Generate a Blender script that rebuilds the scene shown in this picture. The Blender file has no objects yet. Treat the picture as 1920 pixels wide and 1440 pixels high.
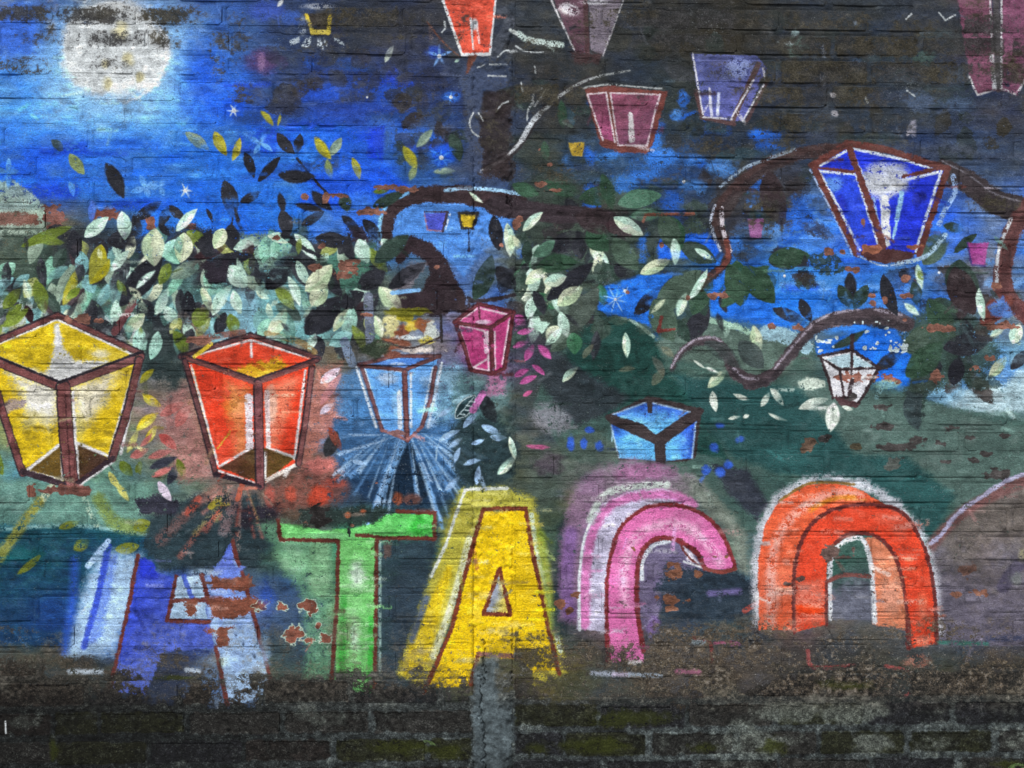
import bpy, math, random
import numpy as np

# ------------------------------------------------------------------ scene, camera, light
PPM = 560.0                    # mural units (1/560 m) per metre of wall
Z0 = 0.12                      # height above ground of mural line 1440
def wx(u): return (u - 960.0) / PPM
def wz(v): return Z0 + (1440.0 - v) / PPM

scene = bpy.context.scene
cam_data = bpy.data.cameras.new('camera')
cam = bpy.data.objects.new('camera', cam_data)
scene.collection.objects.link(cam)
scene.camera = cam
CAM_D = 2.5
cam.location = (0.0, -CAM_D, wz(720.0))
cam.rotation_euler = (math.radians(90), 0, 0)
cam_data.sensor_width = 36.0
cam_data.lens = 18.0 / ((960.0 / PPM) / CAM_D)
cam_data.clip_start = 0.05
cam_data.clip_end = 500.0

SUN_EL, SUN_AZ = math.radians(58), math.radians(-28)    # azimuth measured from the wall's normal
world = bpy.data.worlds.new('World')
scene.world = world
world.use_nodes = True
wn = world.node_tree
sky = wn.nodes.new('ShaderNodeTexSky')
sky.sky_type = 'NISHITA'
sky.sun_disc = False
sky.sun_elevation = SUN_EL
sky.sun_rotation = math.radians(180) - SUN_AZ
sky.air_density = 1.0
sky.dust_density = 4.0
sky.ozone_density = 1.0
hsv = wn.nodes.new('ShaderNodeHueSaturation')            # overcast: the cloud layer greys the sky light
hsv.inputs['Saturation'].default_value = 0.35
bgn = wn.nodes['Background']
bgn.inputs['Strength'].default_value = 0.12
wn.links.new(sky.outputs['Color'], hsv.inputs['Color'])
wn.links.new(hsv.outputs['Color'], bgn.inputs['Color'])

sun_data = bpy.data.lights.new('sun', 'SUN')
sun_data.energy = 1.5
sun_data.angle = math.radians(12)
sun_data.color = (1.0, 0.97, 0.93)
sun = bpy.data.objects.new('sun', sun_data)
scene.collection.objects.link(sun)
sun.location = (-2, -5, 6)
sd_vec = (math.sin(SUN_AZ) * math.cos(SUN_EL), -math.cos(SUN_AZ) * math.cos(SUN_EL), math.sin(SUN_EL))
from mathutils import Vector, Matrix
sun.rotation_euler = Vector(sd_vec).to_track_quat('Z', 'Y').to_euler()

scene.view_settings.view_transform = 'Standard'
scene.view_settings.look = 'None'
scene.view_settings.gamma = 1.0
scene.view_settings.use_curve_mapping = False
scene.view_settings.exposure = 0.85
scene.cycles.max_bounces = 3
scene.cycles.diffuse_bounces = 2
PAINT_GAIN = 0.72              # brightest paint reflects about this much
# ------------------------------------------------------------------ masonry layout (mural units, v grows downwards)
UX0, UX1, VY0, VY1 = -600, 2520, -300, 1506
JX0, JX1 = 889, 960            # cement-filled joint between the two wall panels
rng = random.Random(7)
L_TOPS = [(9, 17), (53, 65), (104, 110), (147, 157), (198, 203), (241, 249), (292, 298), (340, 347), (390, 396),
          (446, 450), (495, 498), (542, 545), (592, 595), (643, 645), (692, 695), (745, 748), (806, 807), (854, 853),
          (905, 905), (958, 958), (1010, 1008), (1063, 1060), (1119, 1115), (1171, 1167), (1224, 1219), (1280, 1274),
          (1336, 1330), (1390, 1385), (1444, 1440)]
R_TOPS = [(12, 25), (60, 72), (107, 118), (158, 167), (207, 215), (256, 262), (306, 311), (356, 360), (406, 410),
          (456, 460), (506, 509), (556, 558), (606, 608), (655, 657), (705, 707), (754, 757), (805, 808), (853, 855),
          (903, 906), (953, 955), (1004, 1007), (1056, 1056), (1108, 1106), (1160, 1158), (1213, 1210), (1268, 1262),
          (1322, 1315), (1374, 1368), (1426, 1420), (1478, 1472)]
L_TOPS = [(9 - 48 * k, 17 - 48 * k) for k in range(6, 0, -1)] + L_TOPS
R_TOPS = [(12 - 49 * k, 25 - 49 * k) for k in range(6, 0, -1)] + R_TOPS
KNOWN = {('L', 1336): [-70, 98, 186, 350, 530, 695, 872], ('L', 1390): [-62, 102, 277, 455, 625, 800, 878],
         ('R', 1322): [972, 1122, 1287, 1452, 1622, 1785, 1950], ('R', 1374): [972, 1057, 1215, 1380, 1535, 1700, 1865],
         ('R', 1268): [972, 1040, 1205, 1375, 1542, 1707, 1857, 2022], ('L', 9): [-60, 103, 262, 420, 585, 750],
         ('L', 53): [-5, 155, 275, 432, 600, 765], ('L', 104): [-55, 103, 258, 425, 590, 755],
         ('L', 198): [-20, 150, 241, 415, 590, 720]}
BRICKS = []                    # dict(w=wall, u0, u1, v0, v1 (at centre), slope, id)
def lay(side, tops, ua, ub, xa, xb):
    for i, (ta, tb) in enumerate(tops):
        if i + 1 < len(tops): na, nb = tops[i + 1]
        else: na, nb = ta + 54, tb + 54
        slope = (tb - ta) / (xb - xa)
        pitch = ((na - ta) + (nb - tb)) / 2
        h = min(pitch - 10, 41) + rng.uniform(-1.5, 1)
        key = (side, ta)
        if key in KNOWN:
            cuts = list(KNOWN[key])
        elif side == 'L':
            cuts = [rng.uniform(60, 90) + (84 if i % 2 else 0) + 168 * k for k in range(5)]
        else:
            cuts = [JX1 + 6 + (rng.uniform(78, 92) if i % 2 else rng.uniform(155, 170)) + 168 * k for k in range(6)]
        cuts = sorted(cuts)
        while cuts[0] > ua: cuts.insert(0, cuts[0] - rng.uniform(158, 175))
        while cuts[-1] < ub: cuts.append(cuts[-1] + rng.uniform(158, 175))
        cuts = [c for c in cuts if ua + 26 < c < ub - 26]
        cuts = [ua] + cuts + [ub]
        for a, b in zip(cuts[:-1], cuts[1:]):
            g0 = rng.uniform(3.5, 7); g1 = rng.uniform(3.5, 7)
            u0 = a + (g0 if a > ua else 1); u1 = b - (g1 if b < ub else 1)
            uc = (u0 + u1) / 2
            t = ta + slope * (uc - xa) + rng.uniform(-1.6, 1.6)
            BRICKS.append(dict(w=side, u0=u0, u1=u1, v0=t, v1=t + h + rng.uniform(-2, 1.5), slope=slope, id=len(BRICKS), row=i))
lay('L', L_TOPS, UX0, JX0 - 4, 200, 850)
lay('R', R_TOPS, JX1 + 3, UX1, 1000, 1900)
# ------------------------------------------------------------------ the mural: brush strokes laid on a canvas in wall units
CW, CH = UX1 - UX0, VY1 - VY0
nr = np.random.RandomState(11)
def upsample(g, H, W):
    gh, gw = g.shape
    y = np.linspace(0, gh - 1.001, H); x = np.linspace(0, gw - 1.001, W)
    yi = y.astype(int); xi = x.astype(int)
    fy = (y - yi).astype(np.float32); fx = (x - xi).astype(np.float32)
    fy = (fy * fy * (3 - 2 * fy))[:, None]; fx = (fx * fx * (3 - 2 * fx))[None]
    rows = g[:, xi] * (1 - fx) + g[:, xi + 1] * fx
    return rows[yi] * (1 - fy) + rows[yi + 1] * fy
def fbm(sx, sy, octs, H=None, W=None, gain=0.55):
    H = H or CH; W = W or CW
    out = np.zeros((H, W), np.float32); a = 1.0
    for o in range(octs):
        gx = max(2, int(W / max(sx, 1)) + 2); gy = max(2, int(H / max(sy, 1)) + 2)
        out += a * upsample(nr.standard_normal((gy, gx)).astype(np.float32), H, W)
        a *= gain; sx /= 2; sy /= 2
    out -= out.mean(); out /= out.std()
    return out
N_BIG = fbm(260, 200, 4)
N_MID = fbm(70, 60, 4)
N_FINE = fbm(12, 10, 3)
N_STRK = fbm(46, 9, 3)             # horizontal brush drag
N_PIX = nr.standard_normal((CH, CW)).astype(np.float32)
N_GRIT = (N_PIX + np.roll(N_PIX, 1, 0) + np.roll(N_PIX, 1, 1) + np.roll(np.roll(N_PIX, 1, 0), 1, 1)) / 2
N_CLUMP = fbm(7, 6, 2)
N_HUE = fbm(44, 30, 4)
N_DRIP = fbm(11, 130, 3)           # water runs down the wall
def sstep(a, b, x):
    t = np.clip((x - a) / (b - a), 0, 1); return t * t * (3 - 2 * t)
C = np.zeros((CH, CW, 3), np.float32)
def rgb(c): return np.array(c, np.float32) / 255.0

# ---- ground coat: broad patches of colour the painters laid first, one tone about every 120 units
GRID = """
70,92,160|150,155,160|120,145,190|62,92,160|52,68,105|55,60,70|58,62,75|60,65,75|60,65,70|56,62,72|56,57,56|56,55,50|58,62,66|56,62,68|58,64,74|70,66,78
60,130,238|120,185,248|90,160,248|35,85,228|52,72,130|46,74,175|50,68,125|60,72,95|55,58,62|55,60,62|50,60,66|48,58,70|56,62,74|54,64,76|56,66,82|62,66,82
38,92,228|50,112,228|42,105,225|45,112,230|50,112,225|38,92,228|50,88,155|60,75,108|52,62,62|56,86,130|48,78,130|50,62,80|52,64,84|52,64,84|54,66,92|60,76,104
95,95,85|62,90,125|40,110,238|40,102,225|40,108,235|60,112,220|80,140,222|80,130,218|58,68,66|64,76,72|52,72,100|52,70,100|80,132,218|60,100,222|62,105,220|92,122,182
70,92,82|92,126,102|84,122,122|110,160,155|112,162,155|90,120,110|78,92,95|80,110,170|76,88,84|50,96,170|60,84,100|40,112,228|60,132,228|55,122,228|60,112,205|100,110,130
150,150,110|120,135,135|62,82,80|150,110,95|120,118,110|88,88,84|118,130,150|105,98,128|58,72,74|44,76,72|64,90,84|82,104,98|92,106,106|50,120,220|72,102,120|110,165,215
150,150,90|112,138,110|140,120,112|150,110,90|160,115,105|78,115,165|95,140,200|66,92,92|68,76,78|50,62,66|48,80,76|46,86,82|58,94,90|84,108,104|84,112,108|108,140,140
92,138,140|104,146,130|98,118,106|120,108,98|98,80,72|58,75,92|44,70,98|58,74,72|74,85,76|100,96,108|104,118,110|60,70,76|58,95,95|44,90,92|74,102,98|92,106,100
26,80,92|45,92,108|46,78,86|46,62,68|62,92,82|70,130,90|56,86,84|120,125,70|72,92,76|118,100,125|90,110,106|90,112,108|80,100,98|60,95,88|66,98,94|118,110,106
32,72,100|70,112,190|60,80,180|100,120,180|66,88,120|80,130,95|58,74,86|130,130,60|66,78,76|110,95,108|64,74,86|66,84,92|110,90,90|88,95,105|92,94,102|92,90,98
74,78,72|68,72,68|60,68,86|106,128,160|70,86,86|84,120,96|58,68,72|86,88,66|88,86,62|80,84,82|94,88,82|84,80,78|76,72,68|70,70,66|72,78,74|74,70,66
30,38,42|26,32,36|28,32,34|30,34,36|34,36,36|36,38,34|38,40,34|66,74,78|36,38,36|40,42,34|50,50,50|56,58,58|76,82,80|80,86,82|55,60,58|46,47,43
"""
G = np.array([[[int(k) for k in c.split(',')] for c in row.split('|')] for row in GRID.strip().split('\n')], np.float32) / 255
yy, xx = np.mgrid[0:CH, 0:CW].astype(np.float32)
U = xx + UX0; V = yy + VY0
def wrap_mirror(u):                    # past the photographed stretch the mural goes on with the neighbouring tones
    u = np.where(u < 60, 60 + (60 - u) * 0.8, u); u = np.where(u > 1860, 1860 - (u - 1860) * 0.8, u); return u
gu = (wrap_mirror(U + N_MID * 15 + N_BIG * 8 + N_STRK * 9) - 60) / 120
gv = (np.clip(V + N_MID * 10 + N_BIG * 6 + N_STRK * 2, 60, 1380) - 60) / 120
gu = np.clip(gu, 0, 14.999); gv = np.clip(gv, 0, 10.999)
iu = gu.astype(int); iv = gv.astype(int); fu = sstep(0.12, 0.88, gu - iu)[..., None]; fv = sstep(0.12, 0.88, gv - iv)[..., None]
C[:] = (G[iv, iu] * (1 - fu) + G[iv, iu + 1] * fu) * (1 - fv) + (G[iv + 1, iu] * (1 - fu) + G[iv + 1, iu + 1] * fu) * fv
del gu, gv, fu, fv, iu, iv
C *= (1 + 0.035 * N_STRK + 0.05 * N_FINE + 0.03 * N_MID)[..., None]
C *= np.stack([1 + 0.05 * N_HUE, 1 + 0.02 * N_HUE, 1 - 0.03 * N_HUE], -1)

# ---- brushes
def win(u0, v0, u1, v1):
    x0 = max(0, int(u0 - UX0)); x1 = min(CW, int(u1 - UX0) + 2); y0 = max(0, int(v0 - VY0)); y1 = min(CH, int(v1 - VY0) + 2)
    return (slice(y0, max(y0, y1)), slice(x0, max(x0, x1)))
def lay_on(s, a, col, var=0.10, tint=None):
    if a.size == 0: return
    col = np.broadcast_to(rgb(col) if not isinstance(col, np.ndarray) else col, C[s].shape)
    col = col * (1 + var * (0.4 * N_STRK[s] + 0.6 * N_FINE[s] + 0.45 * N_HUE[s]))[..., None]
    a = a[..., None]
    C[s] = C[s] * (1 - a) + np.clip(col, 0, 1.05) * a
def tex_alpha(s, sd, feather, rough, dry, alpha):
    e = sd + rough * (0.4 * N_FINE[s] + 0.55 * N_GRIT[s] + 0.35 * N_CLUMP[s])
    a = np.clip(0.5 - e / max(feather, 0.6), 0, 1)
    if dry > 0:
        t = 0.55 * N_GRIT[s] + 0.6 * N_CLUMP[s] + 0.35 * N_FINE[s]
        th = -2.3 + 4.0 * dry
        a = a * sstep(th - 0.35, th + 0.35, t)
    return a * alpha
def seg_dist(pu, pv, a, b):
    dx, dy = b[0] - a[0], b[1] - a[1]; L = dx * dx + dy * dy + 1e-9
    t = np.clip(((pu - a[0]) * dx + (pv - a[1]) * dy) / L, 0, 1)
    return np.hypot(pu - a[0] - t * dx, pv - a[1] - t * dy), t
def smooth_pts(p, n=6, closed=False):
    p = [np.array(q[:2], float) for q in p]
    if closed: q = [p[-1]] + p + [p[0], p[1]]
    else: q = [2 * p[0] - p[1]] + p + [2 * p[-1] - p[-2]]
    out = []
    for i in range(1, len(q) - 2):
        for k in range(n):
            t = k / n
            out.append(0.5 * (2 * q[i] + (q[i + 1] - q[i - 1]) * t + (2 * q[i - 1] - 5 * q[i] + 4 * q[i + 1] - q[i + 2]) * t * t
                              + (3 * q[i] - q[i - 1] - 3 * q[i + 1] + q[i + 2]) * t ** 3))
    if not closed: out.append(q[-2])
    return [tuple(o) for o in out]
def poly_sd(s, pts):
    pu, pv = U[s], V[s]; d = np.full(pu.shape, 1e9, np.float32); ins = np.zeros(pu.shape, bool)
    n = len(pts)
    for i in range(n):
        a, b = pts[i], pts[(i + 1) % n]
        dd, _ = seg_dist(pu, pv, a, b); d = np.minimum(d, dd)
        if a[1] != b[1]:
            c = ((a[1] > pv) != (b[1] > pv)) & (pu < (b[0] - a[0]) * (pv - a[1]) / (b[1] - a[1]) + a[0]); ins ^= c
    return np.where(ins, -d, d)
def poly(pts, col, feather=2.0, rough=1.0, dry=0.0, alpha=1.0, var=0.10, sm=False, col2=None, axis=None):
    """filled patch of paint; col2/axis blend to a second tone along a line"""
    if sm: pts = smooth_pts(pts, 5, True)
    m = feather + 3 * rough + 2
    s = win(min(p[0] for p in pts) - m, min(p[1] for p in pts) - m, max(p[0] for p in pts) + m, max(p[1] for p in pts) + m)
    if U[s].size == 0: return
    a = tex_alpha(s, poly_sd(s, pts), feather, rough, dry, alpha)
    c = rgb(col)
    if col2 is not None:
        (ax, ay), (bx, by) = axis
        t = ((U[s] - ax) * (bx - ax) + (V[s] - ay) * (by - ay)) / ((bx - ax) ** 2 + (by - ay) ** 2)
        t = sstep(0, 1, np.clip(t + 0.12 * N_MID[s] + 0.06 * N_CLUMP[s], 0, 1))[..., None]
        c = c * (1 - t) + rgb(col2) * t
    lay_on(s, a, c, var)
def stroke(pts, w, col, feather=2.0, rough=0.8, dry=0.0, alpha=1.0, var=0.10, sm=True, w1=None, off=0.0):
    if sm and len(pts) > 2: pts = smooth_pts(pts)
    w1 = w if w1 is None else w1
    m = max(w, w1) / 2 + feather + 3 * rough + 3 + abs(off)
    s = win(min(p[0] for p in pts) - m, min(p[1] for p in pts) - m, max(p[0] for p in pts) + m, max(p[1] for p in pts) + m)
    if U[s].size == 0: return
    pu, pv = U[s], V[s]; best = np.full(pu.shape, 1e9, np.float32); n = len(pts) - 1
    for i in range(n):
        d, t = seg_dist(pu, pv, pts[i], pts[i + 1])
        ww = w + (w1 - w) * (i + t) / n
        best = np.minimum(best, d - ww / 2)
    lay_on(s, tex_alpha(s, best, feather, rough, dry, alpha), col, var)
def leaf(x0, y0, x1, y1, w, col, col2=None, dry=0.0, alpha=1.0, bend=None, rough=0.5, vein=None, edge=None):
    if bend is None: bend = rng.uniform(-0.10, 0.10)
    L = math.hypot(x1 - x0, y1 - y0); m = w + 6
    s = win(min(x0, x1) - m, min(y0, y1) - m, max(x0, x1) + m, max(y0, y1) + m)
    if U[s].size == 0 or L < 1: return
    ax, ay = (x1 - x0) / L, (y1 - y0) / L
    du, dv = U[s] - x0, V[s] - y0
    t = (du * ax + dv * ay) / L; d = -du * ay + dv * ax
    tc = np.clip(t, 0, 1); d = d - bend * L * 4 * tc * (1 - tc) * 0.5
    hw = w / 2 * np.maximum(np.sin(np.pi * tc ** 0.92), 0) ** 0.75
    sd = np.maximum(np.abs(d) - hw, np.maximum(-t, t - 1) * L)
    if edge is not None:
        a = tex_alpha(s, np.abs(sd + 1.2) - 1.3, 1.6, 0.6, 0.25, 0.85); 
    a0 = tex_alpha(s, sd, rng.choice((1.8, 2.2, 3.5)), rough, dry, alpha)
    fade = rng.choice((0, 0, 0.35, 0.6, 0.75))                       # the brush ran dry towards one end
    if fade: a0 = a0 * (1 - fade * sstep(0.25, 1.0, tc + 0.15 * N_FINE[s]))
    c = np.broadcast_to(rgb(col), a0.shape + (3,)).copy()
    if col2 is not None:
        k = sstep(-2, 2, d + 1.5 * N_FINE[s])[..., None]; c = c * (1 - k) + rgb(col2) * k
    drag = np.sin((d * 0.9 + 0.8 * N_FINE[s]) * 1.3)
    c = c * (1 + 0.025 * drag)[..., None]
    lay_on(s, a0, c, 0.10)
    if vein is not None:
        lay_on(s, tex_alpha(s, np.maximum(np.abs(d) - 0.9, np.abs(t - 0.5) * L - L * 0.42), 1.4, 0.5, 0.15, 0.8), vein, 0.05)
    if edge is not None: lay_on(s, a, edge, 0.05)
def blob(x, y, rx, ry, col, alpha=1.0, dry=0.0, soft=0.6, rough=0.25):
    """soft-edged dab; soft is the share of the radius over which it fades"""
    s = win(x - rx * 1.5, y - ry * 1.5, x + rx * 1.5, y + ry * 1.5)
    if U[s].size == 0: return
    r = np.hypot((U[s] - x) / rx, (V[s] - y) / ry) + rough * (0.5 * N_MID[s] + 0.35 * N_FINE[s] + 0.15 * N_CLUMP[s])
    a = 1 - sstep(1 - soft, 1.0 + 0.02, r)
    if dry > 0:
        t = 0.55 * N_GRIT[s] + 0.6 * N_CLUMP[s] + 0.35 * N_FINE[s]; th = -2.3 + 4.0 * dry
        a = a * sstep(th - 0.35, th + 0.35, t)
    lay_on(s, a * alpha, col, 0.10)
def chip(x, y, rx, ry, col=(146, 90, 72), halo=None):
    """flake of paint gone: ragged edge, brick colour beneath"""
    g = 0.3 * col[0] + 0.5 * col[1] + 0.2 * col[2]; col = tuple(0.76 * c + 0.24 * g for c in col)
    s = win(x - rx * 2 - 4, y - ry * 2 - 4, x + rx * 2 + 4, y + ry * 2 + 4)
    if U[s].size == 0: return
    r = np.hypot((U[s] - x) / rx, (V[s] - y) / ry) + 0.26 * N_FINE[s] + 0.16 * N_MID[s] + 0.14 * N_CLUMP[s]
    if halo: lay_on(s, np.clip((1.22 - r) * 7, 0, 1) * 0.85, halo, 0.08)
    lay_on(s, np.clip((1.0 - r) * 9, 0, 1), col, 0.16)
# ---- palette
D = (44, 46, 54); DG = (52, 70, 64); DB = (62, 50, 54); W = (188, 224, 208); CR = (212, 222, 192); S = (146, 168, 150)
Y = (172, 166, 44); YB = (222, 196, 44); OL = (112, 132, 52); LB = (92, 155, 240); BR = (108, 62, 62); WH = (222, 228, 234)
TC = (152, 84, 66); PK = (168, 76, 138); NV = (34, 54, 84)

# ---- sky, moon
blob(200, 130, 330, 210, (96, 166, 250), 0.85, soft=0.95, rough=0.12)
blob(212, 125, 205, 150, (158, 206, 250), 0.9, soft=0.75, rough=0.12)
blob(20, 60, 80, 60, (60, 105, 230), 0.8, soft=0.7)
blob(380, 150, 60, 110, (30, 82, 232), 0.6, soft=0.8)
blob(215, 90, 110, 106, (222, 222, 218), 0.85, soft=0.22, rough=0.07)
poly([(292, 40), (316, 70), (318, 110), (300, 155), (265, 185), (230, 192), (262, 178), (292, 150), (308, 108), (304, 70)], (226, 230, 236), 4, 2, 0.3, 0.8)
for x, y, r in ((240, 110, 16), (197, 120, 10), (205, 160, 16), (262, 145, 12), (225, 60, 18)):
    blob(x, y, r, r * 1.2, (205, 190, 120), 0.55, soft=0.8)
for k in range(26):                       # long drags of blue across the night sky
    x = rng.uniform(-560, 720); y = rng.uniform(225, 400)
    stroke([(x, y), (x + rng.uniform(60, 170), y + rng.uniform(-6, 6))], rng.uniform(10, 26),
           rng.choice([(30, 70, 225), (60, 130, 240), (40, 100, 230), (50, 120, 235), (28, 62, 215)]), feather=10, rough=2, dry=0.35, alpha=0.7)
for k in range(22):
    x = rng.uniform(420, 800); y = rng.uniform(110, 340)
    stroke([(x, y), (x + rng.uniform(30, 110), y + rng.uniform(-5, 5))], rng.uniform(12, 30),
           rng.choice([(38, 70, 215), (45, 95, 215), (58, 66, 90), (42, 70, 130)]), feather=10, rough=2, dry=0.4, alpha=0.75)
poly([(560, 330), (720, 318), (770, 350), (700, 362), (600, 360)], (34, 84, 232), 8, 3, 0.1, 0.9)
poly([(690, 240), (722, 235), (716, 300), (690, 296)], (32, 62, 230), 6, 3, 0.2, 0.85)
blob(735, 138, 16, 18, (42, 66, 228), 0.9); blob(600, 172, 60, 24, (42, 84, 220), 0.7); blob(735, 178, 45, 22, (44, 90, 215), 0.6)
blob(590, 255, 90, 30, (40, 110, 228), 0.6)
blob(500, 20, 40, 24, (62, 84, 190), 0.7, 0.2); blob(545, 35, 24, 18, (60, 90, 180), 0.7, 0.2)
blob(495, 115, 45, 32, (110, 66, 110), 0.7, 0.2, soft=0.8); blob(490, 118, 10, 24, (190, 150, 190), 0.5, 0.4)
for k in range(30):                       # mural sky patches seen between the leaves on the right
    x = rng.uniform(1080, 1440); y = rng.uniform(190, 420)
    stroke([(x, y), (x + rng.uniform(15, 60), y + rng.uniform(-6, 6))], rng.uniform(8, 22),
           rng.choice([(40, 100, 225), (70, 130, 215), (54, 70, 100), (44, 78, 160), (52, 70, 66), (60, 110, 200)]), feather=7, rough=2.5, dry=0.4, alpha=0.75)
for k in range(34):
    x = rng.uniform(1440, 1900); y = rng.uniform(400, 600)
    stroke([(x, y), (x + rng.uniform(25, 90), y + rng.uniform(-4, 4))], rng.uniform(8, 24),
           rng.choice([(46, 112, 232), (84, 140, 225), (60, 120, 228), (110, 160, 230), (36, 80, 215)]), feather=8, rough=2, dry=0.35, alpha=0.7)

# ---- far hills, water and ground of the mural
poly([(0, 335), (30, 340), (60, 362), (95, 400), (80, 440), (0, 450), (-120, 440), (-300, 420), (-300, 360), (-120, 345)], (160, 184, 168), 4, 3, 0.25, 0.85)
poly([(0, 398), (70, 400), (72, 420), (0, 424), (-60, 420), (-60, 400)], (128, 84, 74), 4, 3, 0.1, 0.9)
chip(100, 408, 17, 20, (128, 80, 72)); chip(205, 402, 26, 9, (125, 72, 62)); chip(283, 418, 10, 10); chip(355, 422, 16, 5, (140, 74, 66))
for k in range(60):                       # under-painted foliage, soft dabs
    x = rng.uniform(-40, 720); y = rng.uniform(430, 640)
    stroke([(x, y), (x + rng.uniform(-22, 22), y + rng.uniform(16, 44))], rng.uniform(12, 26),
           rng.choice([(96, 160, 150), (120, 178, 170), (60, 84, 84), (140, 160, 90), (70, 100, 96), (150, 190, 178), (84, 132, 128), (150, 196, 214)]),
           feather=6, rough=2.5, dry=0.2, alpha=0.75, w1=6)
poly([(480, 545), (600, 520), (640, 600), (560, 640), (470, 640)], (116, 172, 178), 12, 4, 0.1, 0.75)
poly([(400, 560), (480, 545), (500, 640), (400, 640)], (128, 176, 196), 14, 4, 0.2, 0.7)
poly([(1040, 655), (1075, 625), (1110, 600), (1160, 590), (1195, 600), (1230, 632), (1330, 600), (1400, 622), (1520, 640), (1700, 740), (1920, 790), (2200, 800),
      (2520, 780), (2520, 1000), (1900, 1000), (1400, 1000), (1250, 900), (1060, 860), (1000, 760)], (70, 98, 92), 6, 2, 0, 0.8, var=0.06)
poly([(1075, 625), (1110, 600), (1160, 592), (1195, 602), (1228, 634), (1250, 700), (1330, 760), (1360, 860), (1180, 820), (1090, 740), (1060, 670)], (34, 68, 64), 8, 2, 0.03, 0.97, col2=(38, 80, 76), axis=((1100, 600), (1300, 850)))
poly([(1225, 640), (1330, 602), (1410, 624), (1500, 640), (1480, 700), (1420, 716), (1300, 680), (1250, 672)], (94, 114, 106), 6, 2, 0.05, 0.9)
poly([(1480, 690), (1560, 720), (1720, 745), (1880, 795), (1920, 800), (2300, 810), (2300, 900), (1920, 890), (1800, 960), (1740, 880), (1600, 850), (1480, 800)], (88, 112, 107), 10, 3, 0, 0.9, var=0.07)
poly([(1260, 700), (1500, 730), (1560, 800), (1600, 852), (1700, 858), (1790, 930), (1745, 1012), (1700, 960), (1600, 900), (1480, 890), (1380, 860), (1320, 800)], (44, 86, 88), 12, 3, 0, 0.85, var=0.07)
poly([(1330, 868), (1400, 880), (1440, 945), (1420, 975), (1370, 930)], (56, 60, 74), 8, 3, 0.05, 0.9)
poly([(1020, 640), (1090, 690), (1180, 745), (1150, 770), (1080, 800), (1040, 760), (1000, 690)], (54, 60, 68), 10, 3, 0.05, 0.85)
poly([(1060, 820), (1120, 800), (1180, 860), (1080, 900), (1000, 960), (980, 860)], (82, 96, 88), 14, 4, 0.1, 0.7)
stroke([(1163, 594), (1190, 604), (1225, 631)], 8, (150, 178, 168), rough=1.5, dry=0.25, w1=6)
stroke([(1330, 600), (1365, 608), (1402, 622)], 12, (160, 198, 178), rough=2, dry=0.2)
stroke([(1440, 622), (1480, 632), (1510, 650)], 30, (158, 196, 212), rough=3, dry=0.15)
poly([(1728, 742), (1762, 700), (1850, 682), (1920, 690), (2100, 700), (2100, 780), (1920, 772), (1830, 770), (1770, 758)], (132, 184, 222), 6, 3, 0.05, 0.95, col2=(178, 208, 220), axis=((1800, 690), (1840, 775)))
poly([(1790, 690), (1860, 672), (1915, 690), (1880, 724), (1800, 726)], (80, 140, 220), 8, 4, 0.3, 0.8)
# ground beneath the big lanterns
poly([(-300, 900), (40, 900), (290, 905), (270, 965), (275, 1000), (140, 985), (-300, 985)], (104, 144, 132), 12, 4, 0.05, 0.85)
poly([(-300, 985), (0, 990), (150, 988), (290, 1004), (300, 1060), (180, 1210), (-300, 1200)], (28, 78, 92), 10, 4, 0.03, 0.9, col2=(30, 66, 110), axis=((20, 1000), (80, 1190)))
stroke([(0, 992), (140, 985), (285, 1003)], 8, (150, 190, 190), feather=5, dry=0.5, alpha=0.7)
blob(95, 1150, 70, 50, (30, 62, 128), 0.8, soft=0.8); blob(40, 1040, 60, 24, (28, 96, 96), 0.6)
poly([(270, 975), (360, 930), (480, 925), (520, 990), (480, 1060), (300, 1070), (270, 1030)], (46, 62, 70), 12, 4, 0.1, 0.9)
poly([(250, 935), (300, 925), (338, 940), (330, 965), (262, 965)], (52, 52, 66), 5, 3, 0.1, 0.95)
poly([(440, 950), (525, 945), (520, 985), (450, 990)], (48, 44, 56), 8, 3, 0.1, 0.9)
poly([(480, 980), (528, 975), (625, 1015), (625, 1280), (575, 1285), (566, 1120), (530, 1050)], (108, 162, 126), 14, 5, 0.25, 0.75)
poly([(700, 1020), (790, 1015), (830, 960), (800, 1120), (770, 1280), (712, 1290)], (54, 70, 84), 8, 4, 0.15, 0.8)

# ---- haze of light round the lanterns
poly([(0, 560), (80, 575), (150, 570), (280, 625), (265, 655), (107, 588), (-60, 640), (-60, 580)], (196, 208, 212), 10, 5, 0.35, 0.85)
poly([(345, 715), (300, 760), (310, 850), (340, 905), (405, 893), (370, 790)], (172, 122, 118), 16, 6, 0.25, 0.85)
poly([(590, 690), (640, 680), (645, 760), (630, 800), (560, 890), (575, 780)], (182, 118, 104), 14, 5, 0.2, 0.85)
poly([(560, 880), (640, 850), (660, 910), (640, 945), (520, 960), (500, 920)], (130, 82, 74), 14, 6, 0.35, 0.8)
blob(600, 872, 36, 20, (198, 118, 112), 0.9, 0.1); blob(600, 930, 26, 24, (190, 74, 54), 0.9, 0.1); blob(545, 925, 14, 16, (186, 84, 66), 0.8, 0.1)
blob(505, 930, 12, 24, (186, 92, 82), 0.7, 0.2); blob(630, 905, 30, 12, (170, 80, 70), 0.7, 0.3); blob(655, 880, 22, 9, (170, 120, 130), 0.7, 0.3)
poly([(640, 700), (675, 690), (720, 800), (640, 800), (625, 740)], (74, 124, 180), 12, 5, 0.25, 0.85)
poly([(815, 690), (870, 680), (870, 760), (830, 800), (795, 800)], (120, 170, 200), 12, 5, 0.3, 0.8)
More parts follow.
